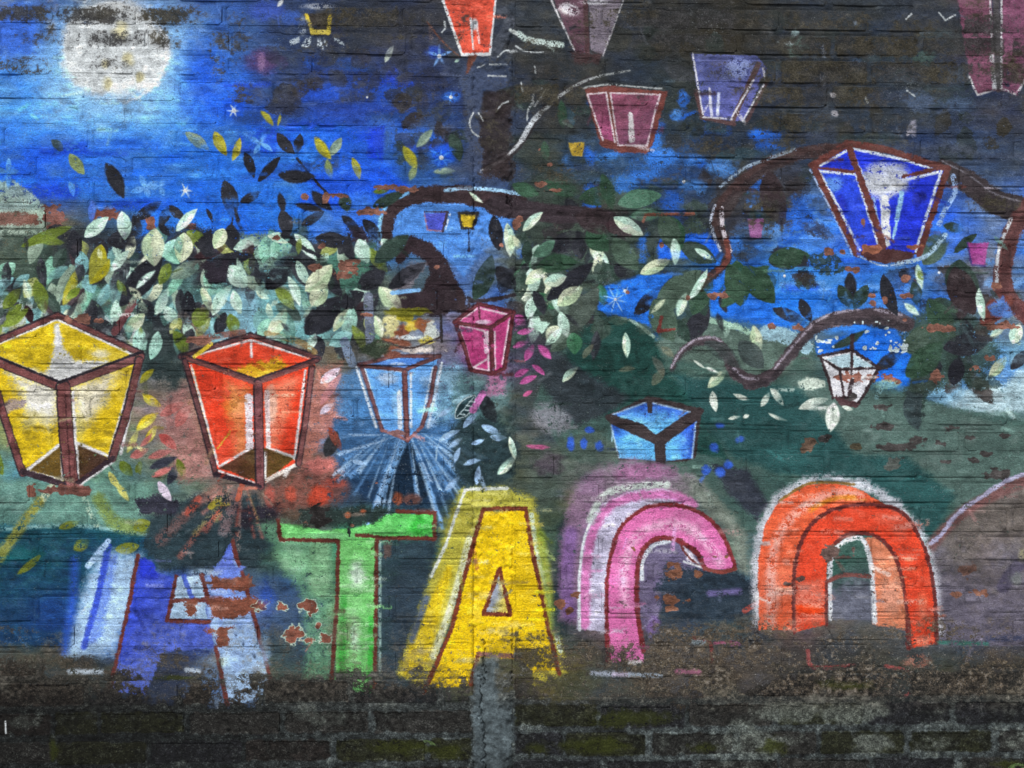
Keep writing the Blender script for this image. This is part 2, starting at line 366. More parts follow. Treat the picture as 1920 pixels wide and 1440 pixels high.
poly([(625, 790), (720, 790), (762, 815), (800, 790), (850, 800), (862, 900), (815, 940), (700, 950), (650, 905), (622, 850)], (66, 108, 158), 14, 5, 0.05, 0.92, col2=(32, 56, 86), axis=((760, 800), (750, 940)))
poly([(755, 830), (770, 830), (800, 900), (805, 945), (712, 945)], (24, 42, 60), 8, 3, 0.05, 0.9)
for k in range(44):                       # fan of thin rays thrown down by the light blue lantern
    an = rng.uniform(0.0, 1.0); a = math.radians(172 - 164 * an); q = rng.uniform(20, 50); L = rng.uniform(70, 150) * (0.75 + 0.5 * math.sin(a))
    x0, y0 = 758 + q * math.cos(a) * 1.5, 808 + q * math.sin(a) * 0.5
    if abs(an - 0.5) < 0.06: continue
    x1, y1 = 758 + (q + L) * math.cos(a), 806 + (q + L) * math.sin(a) * 0.95
    wd = rng.uniform(3, 11)
    nx, ny = -math.sin(a) * wd / 2, math.cos(a) * wd / 2
    poly([(x0, y0), (x1 + nx, y1 + ny), (x1 - nx, y1 - ny)], rng.choice([(176, 208, 240), (140, 182, 228), (110, 156, 212)]), 4, 1.2, rng.choice((0.25, 0.4)), rng.uniform(0.45, 0.9))
for (x, y) in ((630, 852), (705, 950), (808, 905), (655, 815), (848, 850)):
    poly([(752 if x < 760 else 770, 815), (x - 5, y - 3), (x + 6, y + 3)], (170, 200, 236), 3, 1.2, 0.38, 0.8)
poly([(755, 815), (762, 835), (712, 948), (700, 955)], (120, 165, 215), 4, 1.5, 0.45, 0.75)
poly([(862, 700), (900, 705), (960, 720), (950, 760), (890, 800), (850, 780), (845, 720)], (92, 128, 132), 12, 5, 0.25, 0.8)
poly([(850, 790), (930, 780), (975, 830), (960, 900), (860, 920), (845, 850)], (44, 62, 68), 12, 5, 0.08, 0.85)
blob(875, 640, 24, 60, (178, 96, 160), 0.75, 0.2, soft=0.8)
poly([(915, 700), (950, 690), (948, 740), (905, 745)], (176, 110, 150), 8, 4, 0.4, 0.8)
blob(985, 640, 40, 60, (66, 62, 78), 0.7, soft=0.7)
blob(1025, 785, 44, 34, (128, 130, 140), 0.9, 0.3, soft=0.5); blob(1000, 815, 18, 12, (96, 100, 96), 0.8)
blob(1025, 870, 44, 30, (96, 82, 100), 0.7, 0.15); blob(1010, 838, 26, 7, (168, 92, 130), 0.8, 0.15)

# ---- rays of the big lanterns
stroke([(102, 905), (72, 945)], 14, (196, 200, 170), rough=2, dry=0.4, alpha=0.8)
stroke([(74, 940), (40, 985), (0, 1040), (-60, 1110)], 16, (150, 146, 60), feather=7, rough=2.5, dry=0.32, alpha=0.8, w1=26)
stroke([(152, 912), (168, 960), (182, 985)], 10, (176, 196, 176), feather=4, rough=2, dry=0.5, alpha=0.8)
stroke([(185, 935), (215, 980), (265, 990)], 26, (120, 135, 60), feather=10, rough=3, dry=0.3, alpha=0.7)
stroke([(420, 905), (385, 930), (300, 1012)], 14, (150, 96, 90), feather=10, rough=2.5, dry=0.5, alpha=0.5, w1=26)
stroke([(408, 962), (370, 1000), (338, 1042)], 8, (172, 92, 80), feather=6, rough=2, dry=0.5, alpha=0.6, w1=14)
for k in range(16):
    a = math.radians(rng.uniform(70, 150)); q = rng.uniform(20, 45); L = rng.uniform(40, 110)
    stroke([(455 + q * math.cos(a), 895 + q * math.sin(a)), (455 + (q + L) * math.cos(a), 895 + (q + L) * math.sin(a))], 4, rng.choice([(196, 120, 108), (176, 150, 140), (186, 90, 76), (160, 150, 90)]), feather=5, rough=1.5, dry=0.5, alpha=0.55, w1=rng.uniform(6, 14))
stroke([(440, 925), (430, 960), (420, 995)], 22, (120, 100, 104), feather=5, rough=3, dry=0.4, alpha=0.8)
stroke([(455, 905), (445, 935)], 10, (186, 100, 80), dry=0.3); stroke([(372, 935), (352, 960)], 14, (178, 84, 70), feather=5, dry=0.4, alpha=0.8); stroke([(395, 950), (410, 935)], 12, (160, 150, 60), dry=0.3)

# ---- dark masses of foliage under the single leaves
poly([(60, 470), (140, 425), (260, 440), (360, 415), (420, 440), (520, 432), (600, 450), (700, 440), (720, 520), (700, 640), (640, 660), (590, 560), (520, 520), (450, 545), (400, 530), (330, 560), (300, 620), (240, 560), (150, 520), (80, 540)], (48, 54, 60), 14, 6, 0.2, 0.8)
poly([(270, 600), (330, 600), (350, 700), (330, 730), (270, 700)], (50, 64, 66), 14, 5, 0.12, 0.9)
poly([(0, 430), (90, 440), (120, 520), (60, 560), (0, 540)], (66, 84, 76), 14, 6, 0.25, 0.85)
poly([(960, 340), (1060, 330), (1180, 370), (1250, 400), (1240, 470), (1190, 520), (1120, 560), (1080, 640), (1000, 610), (960, 520)], (62, 74, 68), 16, 6, 0.1, 0.85)
poly([(1340, 330), (1440, 300), (1520, 320), (1480, 430), (1420, 400), (1370, 440), (1335, 420)], (62, 60, 62), 14, 6, 0.18, 0.85)
poly([(1690, 600), (1780, 560), (1850, 600), (1880, 680), (1800, 720), (1700, 740), (1690, 680)], (62, 82, 74), 14, 6, 0.15, 0.85)
for x0, x1, y0, y1, n, cols in ((170, 700, 425, 620, 60, (D, D, (50, 56, 62), (58, 44, 50), (60, 84, 84))), (960, 1340, 330, 600, 90, (DG, D, (60, 76, 68), (66, 58, 58), (74, 90, 80), (52, 50, 54))),
                                (1330, 1520, 300, 520, 40, (D, (56, 60, 64), (60, 54, 54), DG)), (1680, 1860, 500, 720, 34, (DG, (60, 72, 66), (70, 62, 60), D)), (760, 1000, 150, 340, 26, ((56, 62, 66), (60, 56, 58), (52, 66, 64))),
                                (1180, 1920, 20, 300, 70, ((56, 58, 54), (62, 66, 66), (52, 60, 58), (66, 70, 78), (60, 56, 46))), (500, 800, 60, 200, 26, ((58, 60, 66), (52, 58, 80), (62, 58, 56)))):
    for k in range(n):
        x = rng.uniform(x0, x1); y = rng.uniform(y0, y1); an = rng.uniform(0, 3.14); L = rng.uniform(30, 80)
        leaf(x, y, x + L * math.cos(an), y + L * math.sin(an) * 0.8, rng.uniform(22, 46), rng.choice(cols), dry=rng.choice((0.05, 0.25, 0.4)), alpha=rng.choice((0.5, 0.7, 0.85)), rough=2.5)
poly([(1112, 545), (1150, 530), (1200, 515), (1260, 512), (1268, 540), (1225, 590), (1222, 612), (1190, 600), (1150, 588), (1118, 585), (1125, 560)], (42, 112, 234), 5, 2, 0.03, 0.95)
poly([(1325, 520), (1360, 500), (1440, 560), (1450, 590), (1500, 600), (1480, 612), (1410, 606), (1335, 590)], (40, 108, 228), 5, 2, 0.03, 0.95)
poly([(1240, 440), (1330, 438), (1350, 470), (1340, 482), (1235, 486), (1230, 465)], (36, 96, 232), 5, 2, 0.05, 0.95)
poly([(1440, 555), (1570, 540), (1590, 570), (1520, 600), (1460, 590)], (38, 112, 232), 8, 3, 0.05, 0.85)
poly([(1530, 640), (1610, 625), (1680, 612), (1692, 640), (1715, 680), (1700, 722), (1665, 728), (1560, 690), (1528, 660)], (34, 106, 230), 5, 2, 0.02, 0.95)
poly([(480, 540), (560, 515), (640, 560), (640, 620), (560, 645), (470, 640)], (116, 172, 178), 12, 5, 0.12, 0.85)
poly([(385, 560), (480, 540), (500, 640), (400, 640), (370, 610)], (134, 184, 204), 14, 5, 0.15, 0.85)
poly([(300, 500), (370, 500), (360, 560), (320, 600), (290, 570)], (92, 130, 130), 14, 5, 0.2, 0.7)
poly([(600, 470), (700, 460), (690, 540), (630, 550)], (92, 156, 132), 14, 6, 0.3, 0.7)
poly([(420, 440), (500, 436), (520, 500), (440, 510)], (150, 190, 172), 12, 6, 0.35, 0.7)
for x, y, w, h in ((1281, 192, 9, 22), (1268, 215, 10, 14), (1240, 296, 40, 14), (1218, 325, 34, 24), (1180, 345, 30, 16), (1300, 300, 22, 12), (1352, 310, 26, 18), (1425, 345, 22, 30), (1150, 285, 20, 10), (1180, 250, 30, 30), (1110, 385, 18, 26), (1262, 375, 26, 30), (1290, 350, 30, 18), (1225, 262, 14, 30),
                   (1420, 385, 24, 24), (1375, 450, 20, 20), (975, 470, 20, 30), (1060, 300, 10, 20), (1105, 290, 12, 16), (1440, 275, 20, 8), (1165, 470, 12, 16), (1205, 460, 12, 26), (1500, 410, 40, 40), (1480, 450, 40, 20)):
    blob(x, y, w * 1.2, h * 1.2, rng.choice([(60, 122, 226), (44, 100, 220), (78, 134, 216), (52, 112, 228)]), 0.8, 0.28, soft=0.7, rough=0.45)
for k in range(26):                       # slate-coloured drags in the night at the right
    x = rng.uniform(1350, 1900); y = rng.uniform(30, 320)
    stroke([(x, y), (x + rng.uniform(30, 120), y + rng.uniform(-5, 5))], rng.uniform(10, 26), rng.choice([(66, 74, 92), (60, 70, 84), (72, 82, 96), (58, 72, 76)]), feather=10, rough=3, dry=0.35, alpha=0.7)
for x, y, w, h, c in ((1490, 90, 24, 22, (92, 118, 112)), (1605, 140, 12, 26, (76, 98, 128)), (1730, 110, 22, 18, (86, 110, 104)), (1740, 190, 30, 16, (80, 96, 122)), (1795, 195, 22, 14, (78, 96, 124)), (1475, 80, 16, 6, (190, 206, 214)), (1545, 95, 5, 14, (176, 186, 206)), (1606, 44, 8, 6, (130, 150, 176)), (1543, 145, 5, 10, (180, 186, 200)), (1562, 178, 8, 5, (180, 176, 180)), (1566, 212, 9, 6, (176, 174, 182)), (1490, 60, 8, 8, (160, 186, 190)), (1712, 240, 6, 14, (150, 150, 168))):
    blob(x, y, w * 1.2, h * 1.2, c, 0.85, 0.2, soft=0.6, rough=0.45)
# ---- branches
def branch(pts, w, col, w1=None, hi=None, hw=6, hoff=0, dark=None):
    stroke(pts, w, col, feather=3, rough=1.6, w1=w1)
    p = smooth_pts(pts)
    ww = w1 if w1 else w
    if dark: stroke([(x + 3, y + w * 0.22) for x, y in p], w * 0.45, dark, feather=6, rough=2, dry=0.3, alpha=0.7, sm=False, w1=ww * 0.45)
    if hi: stroke([(x + hoff * 0.2, y + hoff) for x, y in p], hw, hi, feather=2.5, rough=1.6, dry=0.38, alpha=0.9, sm=False)
poly([(720, 395), (760, 372), (860, 372), (960, 390), (960, 440), (900, 470), (870, 520), (850, 500), (800, 455), (740, 440)], (84, 138, 224), 6, 3, 0.08, 0.9)
branch([(722, 452), (724, 415), (742, 384), (785, 366), (850, 364), (910, 372), (970, 380)], 26, DB, w1=38)
branch([(930, 385), (1010, 398), (1080, 402), (1135, 408), (1180, 428)], 40, (62, 54, 60), w1=26)
stroke([(711, 448), (713, 410), (730, 378), (765, 362)], 7, (120, 180, 236), dry=0.2, rough=1.2)
stroke([(835, 356), (880, 353), (930, 356), (975, 363)], 7, (150, 190, 224), dry=0.3, rough=1.2)
poly([(735, 470), (770, 440), (810, 456), (842, 492), (862, 540), (884, 572), (870, 590), (845, 580), (835, 592), (740, 586), (722, 560), (760, 548), (790, 545), (806, 510), (795, 488), (770, 475), (745, 500)],
     (56, 46, 52), 4, 2, 0.02, 1, sm=False)
stroke([(850, 540), (880, 562), (930, 560), (965, 552)], 12, (52, 46, 52), w1=6)
stroke([(860, 545), (870, 590), (872, 640)], 14, (58, 46, 50), w1=8)
stroke([(1500, 290), (1440, 312), (1385, 352), (1356, 395)], 22, (70, 62, 64), feather=5, rough=2, dry=0.05, w1=30)
branch([(1590, 278), (1520, 285), (1450, 302), (1390, 340), (1350, 385), (1345, 420), (1362, 462), (1360, 492), (1330, 520), (1290, 552)], 24, (74, 58, 58), w1=14, dark=(52, 46, 50))
stroke([(1340, 385), (1332, 420), (1350, 470)], 6, (170, 180, 200), dry=0.45); stroke([(1352, 390), (1355, 430), (1368, 470)], 9, (196, 190, 200), dry=0.45)
stroke([(1362, 450), (1362, 490), (1325, 520)], 10, (116, 70, 64), dry=0.1)
stroke([(1350, 350), (1395, 315), (1440, 297), (1490, 280)], 7, (140, 158, 178), dry=0.55)
for p, w, w1 in (([(1258, 690), (1275, 662), (1300, 642), (1330, 638), (1352, 652)], 8, 22), ([(1345, 644), (1364, 668), (1380, 700), (1412, 716)], 22, 26), ([(1405, 718), (1440, 708), (1466, 680), (1492, 650)], 26, 20), ([(1485, 658), (1520, 618), (1560, 600), (1600, 594), (1650, 592), (1696, 606)], 22, 34)):
    stroke(p, w, (84, 74, 80), feather=3, rough=1.6, w1=w1)
    stroke([(x + 2, y + w1 * 0.24) for x, y in p], w * 0.4, (58, 54, 60), feather=6, rough=2.5, dry=0.35, alpha=0.75, w1=w1 * 0.4)
for p in ([(1258, 688), (1276, 658), (1300, 638)], [(1300, 636), (1335, 632), (1352, 640)], [(1452, 690), (1492, 642), (1520, 612)], [(1520, 608), (1560, 588), (1610, 580)], [(1640, 580), (1690, 590)], [(1375, 690), (1396, 708), (1420, 710)]):
    stroke(p, 5, (168, 160, 176), feather=2.5, rough=1.5, dry=0.42)
branch([(1770, 318), (1820, 345), (1870, 380), (1925, 395)], 40, (64, 58, 62), w1=50, hi=(130, 128, 140), hw=3, hoff=-16)
branch([(1930, 385), (1900, 430), (1884, 480), (1880, 530), (1895, 565), (1930, 595)], 34, (104, 66, 66), hi=None, dark=(80, 50, 52))
stroke([(1895, 410), (1872, 470), (1868, 530)], 7, (196, 204, 214), dry=0.4)
branch([(1890, 560), (1870, 590), (1845, 600), (1860, 570)], 18, (122, 72, 66))
poly([(1850, 575), (1880, 555), (1900, 590), (1890, 595), (1860, 592)], (86, 130, 215), 4, 2, 0.2, 0.9)
stroke([(900, 322), (935, 305), (965, 280), (988, 250), (1005, 222), (1030, 195), (1060, 172), (1105, 146)], 14, (56, 54, 58), w1=10)
stroke([(900, 321), (940, 300), (970, 272), (985, 252)], 6, (200, 206, 212), dry=0.2); stroke([(978, 262), (995, 232), (1012, 212)], 10, (196, 204, 212), dry=0.32)
stroke([(1012, 212), (1060, 172), (1110, 146), (1180, 132)], 7, (150, 156, 158), dry=0.4, w1=4)
poly([(905, 175), (960, 165), (955, 330), (905, 335), (890, 280)], (58, 50, 52), 8, 4, 0.1, 0.85)
poly([(868, 122), (905, 130), (945, 140), (958, 160), (925, 170), (905, 168), (902, 200), (890, 215), (900, 240), (895, 262), (906, 280), (902, 325), (880, 322), (866, 300), (880, 270), (868, 250), (878, 215), (868, 185), (860, 150)], (72, 84, 112), 3, 2, 0, 0.95, var=0.03)
stroke([(940, 20), (955, 40), (940, 70), (925, 100)], 20, (82, 88, 100), dry=0.15, alpha=0.8)

# ---- leaves: first a thick loose layer, then the ones that stand out
for k in range(210):
    x = rng.uniform(60, 720) if k < 150 else rng.uniform(960, 1130); y = rng.uniform(425, 625) + (0 if x > 250 else 10)
    if k % 7 == 0: x = rng.uniform(0, 250); y = rng.uniform(480, 590)
    an = rng.choice((rng.uniform(0.9, 2.2), rng.uniform(0.5, 2.7))); L = rng.uniform(34, 64)
    tone = rng.choice([D, D, D, D, (50, 56, 62), (58, 44, 50), DG, D, W, (160, 212, 196), (130, 190, 166), (92, 140, 132), CR, S, OL, (150, 160, 90), (124, 178, 184), (110, 160, 160)] if x < 720 else [D, DG, DG, (76, 92, 82), W, CR, (60, 110, 80)])
    leaf(x, y, x + L * math.cos(an), y + L * math.sin(an), rng.uniform(16, 30), tone, dry=rng.choice((0.03, 0.15)), alpha=0.92, col2=tuple(min(255, c + 18) for c in tone))
# ---- leaves, as (x0, y0, x1, y1, width, tone)
LV = []
def lv(tone, txt, **k):
    for q in txt.strip().split(';'):
        a = [float(t) for t in q.split(',')]
        LV.append((a, tone, k))
lv((62, 84, 96), "97,262,118,283,16;1130,325,1145,380,22;1340,292,1430,287,22;1075,235,1062,200,16")
lv((134, 152, 104), "130,288,158,327,22;613,298,622,336,14;778,310,768,338,14")
lv(D, "198,305,232,372,28;458,285,476,333,19;519,249,552,288,22;563,250,553,288,18;483,340,525,293,18;521,327,590,330,25;420,338,437,410,31;450,378,488,358,17")
lv(D, "440,388,456,436,8;253,412,302,377,22;250,402,265,440,18;298,426,318,384,19;317,385,346,412,18;298,418,318,442,14;387,391,398,416,8;432,420,440,472,32;82,442,132,432,32;137,430,140,486,28")
lv(D, "182,445,198,488,24;200,452,272,448,38;302,478,224,574,46;398,488,476,478,22;352,545,353,616,28;405,626,422,585,24;262,560,290,602,34;524,362,531,398,16;528,394,540,444,28;553,383,606,395,14;585,358,621,393,21;565,422,608,395,18")
lv(D, "640,404,674,433,17;680,411,713,456,23;590,446,658,455,30;648,450,663,491,21;730,540,797,490,30;602,503,642,556,24;498,542,546,492,36;572,626,638,556,52;640,576,682,548,32;670,540,722,508,36;590,628,604,668,26;925,404,935,470,27;930,500,966,542,32;478,500,488,538,14")
lv(D, "1028,468,1105,440,38;1025,562,1112,492,34;1150,500,1192,520,28;1188,592,1242,535,26;1284,638,1328,572,37;1350,552,1362,586,14;1592,510,1597,562,23;1655,514,1682,592,27;1448,578,1513,606,23;1500,560,1520,602,22;1768,652,1857,636,42;1786,722,1797,668,31;1640,692,1692,654,25;1895,692,1925,655,22;1000,545,1020,590,20")
lv((60, 42, 48), "364,482,426,460,20;1135,420,1170,430,30;48,572,60,606,17;1800,510,1800,600,46")
lv(DG, "645,362,651,396,24;698,388,756,360,22;702,492,766,440,35;888,562,922,478,36;988,450,990,496,21;845,250,862,302,25;1440,490,1518,482,40;1735,492,1771,436,36;1768,422,1806,432,18;1788,474,1832,438,17;1572,534,1601,577,25;1626,534,1600,580,25;1712,528,1718,572,23;1558,652,1622,618,16;1798,486,1802,562,52;1270,598,1292,640,25;1300,534,1322,592,32;1232,560,1312,500,36;1275,458,1342,490,37;1815,498,1836,562,22;1750,560,1790,600,40")
lv((54, 84, 66), "1352,575,1442,498,40;1380,488,1392,572,46;1005,502,1082,490,34;1052,188,1056,242,17;1020,264,1026,302,16;1020,340,1090,362,30;960,345,1010,365,26;1255,405,1275,470,36;1100,430,1140,470,40")
lv((84, 122, 104), "1158,382,1240,366,36;1180,405,1245,395,24;1000,480,1040,450,24")
lv((62, 52, 56), "1078,404,1168,424,50;1440,320,1468,424,48;1788,500,1826,590,54")
lv((76, 96, 84), "1228,592,1314,506,48;1150,446,1196,506,40;1226,560,1262,640,50;1690,656,1786,618,50;1730,496,1778,436,46;1240,400,1262,470,40")
lv((56, 82, 66), "1366,494,1388,574,40;1394,498,1452,568,48;1440,486,1518,478,38;1298,590,1334,516,38;1698,706,1766,640,48;1128,326,1148,394,26;1085,372,1160,362,36;1740,560,1790,640,44")
lv((84, 96, 90), "1062,622,1122,540,42;1245,705,1222,668,16")
lv(S, "347,248,392,281,21;640,258,618,292,18;810,243,780,276,17;320,521,380,489,28;108,566,140,494,26;812,322,854,320,12", col2=(116, 140, 128))
lv(Y, "402,246,424,291,21;450,258,435,302,14;489,208,512,235,12;590,256,620,298,19;660,295,674,336,15;756,274,781,316,20;520,236,525,210,6;190,458,172,522,32;205,486,168,532,32;262,718,288,692,14;118,572,141,508,21", col2=(150, 150, 60))
lv(OL, "40,462,136,424,20;66,525,84,588,27;5,578,38,540,22;4,612,52,578,20;365,612,388,576,32;430,588,441,628,24;325,620,352,666,24;660,610,686,662,20;5,890,-18,830,24;225,864,248,892,20;255,886,264,864,13;60,445,120,455,18;700,360,735,350,14;125,560,150,540,16;12,600,40,570,20")
lv(W, "158,444,203,407,25;228,396,234,449,27;330,433,369,391,19;208,508,241,469,18;438,467,482,443,18;398,591,433,534,23;437,544,451,588,21;290,591,315,539,19;308,574,331,607,24;255,541,291,507,12;430,498,462,538,36;552,438,593,488,21;540,518,562,574,17;578,656,591,624,17;672,448,690,493,29;1050,584,1063,632,21;1263,446,1265,496,19;1302,466,1336,486,12;1290,562,1326,503,15;1720,495,1728,541,14;1695,568,1723,591,13;1835,540,1845,602,16", col2=(206, 234, 222))
lv(W, "950,418,956,482,21;980,433,1017,397,18;1150,407,1206,441,27;1270,592,1286,548,18;1855,632,1886,608,14;1898,644,1912,606,26;1172,623,1175,670,15;1054,716,1083,687,14;933,889,966,853,17;955,818,966,862,12;1020,530,1062,518,24;45,524,55,562,16;880,360,905,380,8;502,442,548,452,20;480,545,505,560,12", col2=(212, 230, 206))
lv(CR, "290,428,289,499,43;345,436,338,492,35;420,428,402,466,28;377,538,398,586,17;502,630,536,578,27;625,621,654,577,17;710,537,753,593,31;702,591,716,632,21;985,532,1023,504,22;1045,572,1092,538,30;1200,513,1256,487,24;1412,610,1424,661,22;1327,726,1361,694,19;1855,706,1886,668,22;270,588,233,622,25;956,440,972,484,24;572,546,622,496,36;585,575,612,530,32", col2=(190, 214, 176))
for a, tone, k in LV:
    j = rng.uniform(-7, 7)
    leaf(*a, tuple(max(0, c + j) for c in tone), rough=0.55, dry=0.03, **k)
poly([(1000, 598), (1030, 606), (1016, 626), (1006, 618)], W, rough=1.2); poly([(364, 456), (396, 428), (400, 472), (412, 476), (384, 482)], D, rough=1.2)
poly([(375, 492), (428, 486), (426, 530), (390, 532)], (48, 44, 54), 3, 2); poly([(740, 520), (772, 490), (802, 492), (770, 540), (735, 548)], (150, 140, 150), 5, 3, 0.2, 0.7)
leaf(728, 540, 797, 493, 28, D); stroke([(735, 549), (785, 543)], 8, (130, 180, 236), dry=0.1)
stroke([(556, 296), (580, 326), (612, 362)], 5, D); stroke([(436, 408), (433, 440)], 3, D); stroke([(532, 440), (560, 460), (602, 482)], 14, D, w1=5); stroke([(250, 568), (232, 595), (215, 622)], 14, (112, 70, 74), dry=0.15)
stroke([(690, 556), (692, 600), (695, 655)], 18, (104, 114, 134), dry=0.25); stroke([(645, 640), (660, 680)], 18, (106, 124, 150), dry=0.3)
for k in range(46):                       # small loose touches that fill the hedge
    x = rng.uniform(-560, 700) if k % 3 else rng.uniform(1000, 2480); y = rng.uniform(440, 620)
    an = rng.uniform(0.6, 2.4); L = rng.uniform(18, 40)
    leaf(x, y, x + L * math.cos(an), y + L * math.sin(an), rng.uniform(8, 16), rng.choice([W, D, DG, S, CR, (110, 160, 150), OL]), dry=0.25, alpha=0.75)
for k in range(70):                       # the hedge goes on past both ends of the photographed stretch
    x = rng.choice([rng.uniform(-590, -30), rng.uniform(1950, 2500)]); y = rng.uniform(380, 640)
    an = rng.uniform(0.3, 2.8); L = rng.uniform(40, 75)
    leaf(x, y, x + L * math.cos(an), y + L * math.sin(an), rng.uniform(20, 32), rng.choice([W, D, D, DG, S, CR, DG]), dry=0.05)
# pointed white outlines on the dark leaves up by the joint
for p in (((887, 212), (880, 228), (884, 245), (897, 256)), ((897, 212), (905, 226)), ((953, 190), (940, 196), (932, 207)), ((1000, 190), (990, 205), (988, 225)), ((1015, 165), (1000, 176), (998, 196)), ((1022, 168), (1010, 188), (1002, 198)),
          ((967, 86), (980, 94), (1005, 98), (1018, 97)), ((933, 107), (945, 96), (953, 94)), ((895, 127), (908, 122)), ((918, 121), (950, 121)), ((915, 142), (948, 143)), ((977, 155), (979, 171)), ((1002, 124), (1004, 136)), ((833, 40), (834, 52), (828, 60)),
          ((1110, 165), (1122, 160)), ((1700, 170), (1716, 182)), ((1760, 24), (1772, 38)), ((1775, 36), (1790, 28)), ((1698, 36), (1708, 26)), ((1620, 180), (1626, 192))):
    stroke(list(p), 3.2, (196, 204, 208), rough=0.8, dry=0.22, feather=1.6, alpha=0.9)
stroke([(972, 62), (985, 72), (1010, 78), (1052, 84)], 11, (196, 216, 212), dry=0.35, rough=1.8); stroke([(957, 56), (968, 63)], 7, (206, 216, 216), dry=0.1)
leaf(722, 117, 738, 85, 11, (172, 184, 176)); leaf(520, 12, 530, -2, 8, (200, 206, 210)); leaf(852, 116, 862, 109, 6, W); leaf(1700, 255, 1712, 225, 12, (150, 148, 160), dry=0.3)

# ---- little stars and flowers
def petals(x, y, r, col, n=5, w=8, a0=0.2, core=WH, cr=4):
    for i in range(n):
        a = a0 + i * 2 * math.pi / n + rng.uniform(-0.15, 0.15); q = r * rng.uniform(0.75, 1.15)
        leaf(x, y, x + q * math.cos(a), y + q * math.sin(a), w, col, dry=0.15)
    if core: blob(x, y, cr, cr, core, 0.95, soft=0.4, rough=0.1)
petals(14, 322, 28, LB, 4, 11, -1.6, None); petals(487, 268, 26, LB, 4, 9, 2.2, None); petals(347, 357, 16, (190, 215, 245), 6, 4, 0, WH, 5)
petals(272, 352, 26, LB, 4, 12, -1.9, None); petals(300, 350, 22, LB, 3, 11, -1.1, None); leaf(172, 374, 170, 418, 14, (86, 124, 235)); leaf(130, 340, 138, 368, 12, LB)
blob(815, 95, 22, 20, (52, 80, 200), 0.85, 0.1); petals(823, 105, 24, (120, 165, 235), 5, 5, 0.9, WH, 5); blob(845, 182, 20, 12, (50, 100, 210), 0.8, 0.25); petals(845, 182, 12, (90, 150, 235), 4, 3)
blob(828, 292, 26, 24, (34, 84, 228), 0.95, 0.05); petals(827, 295, 22, (70, 130, 240), 7, 4, 0.2, WH, 5); blob(438, 200, 26, 22, (34, 84, 232), 0.8); petals(438, 207, 14, (190, 214, 245), 6, 3, 0, WH, 5)
petals(1153, 561, 24, (150, 190, 240), 8, 2.5, 0.3, WH, 3); petals(1172, 545, 8, (160, 196, 240), 5, 2.5); blob(1470, 517, 4, 4, WH, 0.95, soft=0.3); blob(1760, 511, 4, 4, WH, 0.95, soft=0.3); blob(688, 182, 3, 3, WH, .9); blob(1282, 340, 4, 4, WH, .9, soft=.3)
for x, y, w, h in ((1105, 805, 7, 5), (1070, 831, 7, 14), (1094, 832, 7, 10), (1123, 837, 9, 10), (1350, 797, 12, 7), (1338, 836, 8, 10), (1387, 823, 11, 8), (1322, 881, 8, 9), (1350, 886, 9, 8), (1366, 872, 8, 7)):
    blob(x, y, w * 1.3, h * 1.3, (56, 92, 210), 0.9, soft=0.5)

# ---- small hanging lanterns
def trap(p, col, frame=None, fw=4, edge=None, dry=0.08, var=0.14):
    poly(p, col, 2, 0.9, dry, 1, var=var)
    if edge: 
        for a, b in zip(p, p[1:] + p[:1]): stroke([a, b], 2.6, edge, dry=0.25, rough=0.8, sm=False)
    if frame:
        for a, b in zip(p, p[1:] + p[:1]): stroke([a, b], fw, frame, rough=0.7, sm=False)
for i in range(14):
    a = rng.uniform(0.35, 2.8); x = 595 + 40 * math.cos(a); y = 66 + rng.uniform(4, 12)
    stroke([(x, y), (x + 16 * math.cos(a), y + 14 * math.sin(a))], 5, (180, 194, 205), dry=0.45, rough=1.5)
trap([(567, 25), (623, 25), (616, 66), (584, 66)], (58, 54, 50)); stroke([(574, 28), (586, 62)], 7, (206, 184, 64), dry=0.15, sm=False); stroke([(619, 30), (615, 62)], 7, (206, 184, 64), dry=0.2, sm=False)
stroke([(586, 60), (615, 60)], 9, (206, 188, 84), dry=0.2, sm=False); blob(567, 50, 10, 24, (170, 180, 190), 0.7, 0.4); blob(600, 12, 40, 8, (170, 176, 186), 0.8, 0.45)
trap([(1064, 267), (1095, 267), (1091, 293), (1072, 292)], (196, 166, 66), dry=0.1)
trap([(795, 399), (838, 399), (829, 432), (801, 431)], (76, 80, 192)); stroke([(795, 399), (801, 431), (829, 433)], 3, (150, 110, 130), sm=False, dry=0.2); stroke([(838, 398), (830, 433)], 5, (66, 56, 70), sm=False); stroke([(795, 397), (838, 397)], 3, (66, 56, 70), sm=False); stroke([(844, 398), (835, 430)], 3, WH, sm=False, dry=0.4)
trap([(860, 399), (895, 399), (886, 428), (865, 427)], (206, 178, 52), (58, 56, 58), 5); stroke([(878, 430), (879, 470)], 2.5, (50, 54, 70), sm=False)
trap([(1401, 410), (1432, 410), (1426, 446), (1406, 444)], (150, 92, 148), dry=0.1); trap([(1813, 455), (1853, 455), (1846, 497), (1821, 495)], (166, 72, 150), dry=0.05); stroke([(1813, 455), (1821, 496), (1846, 498)], 3, (80, 60, 130), sm=False)

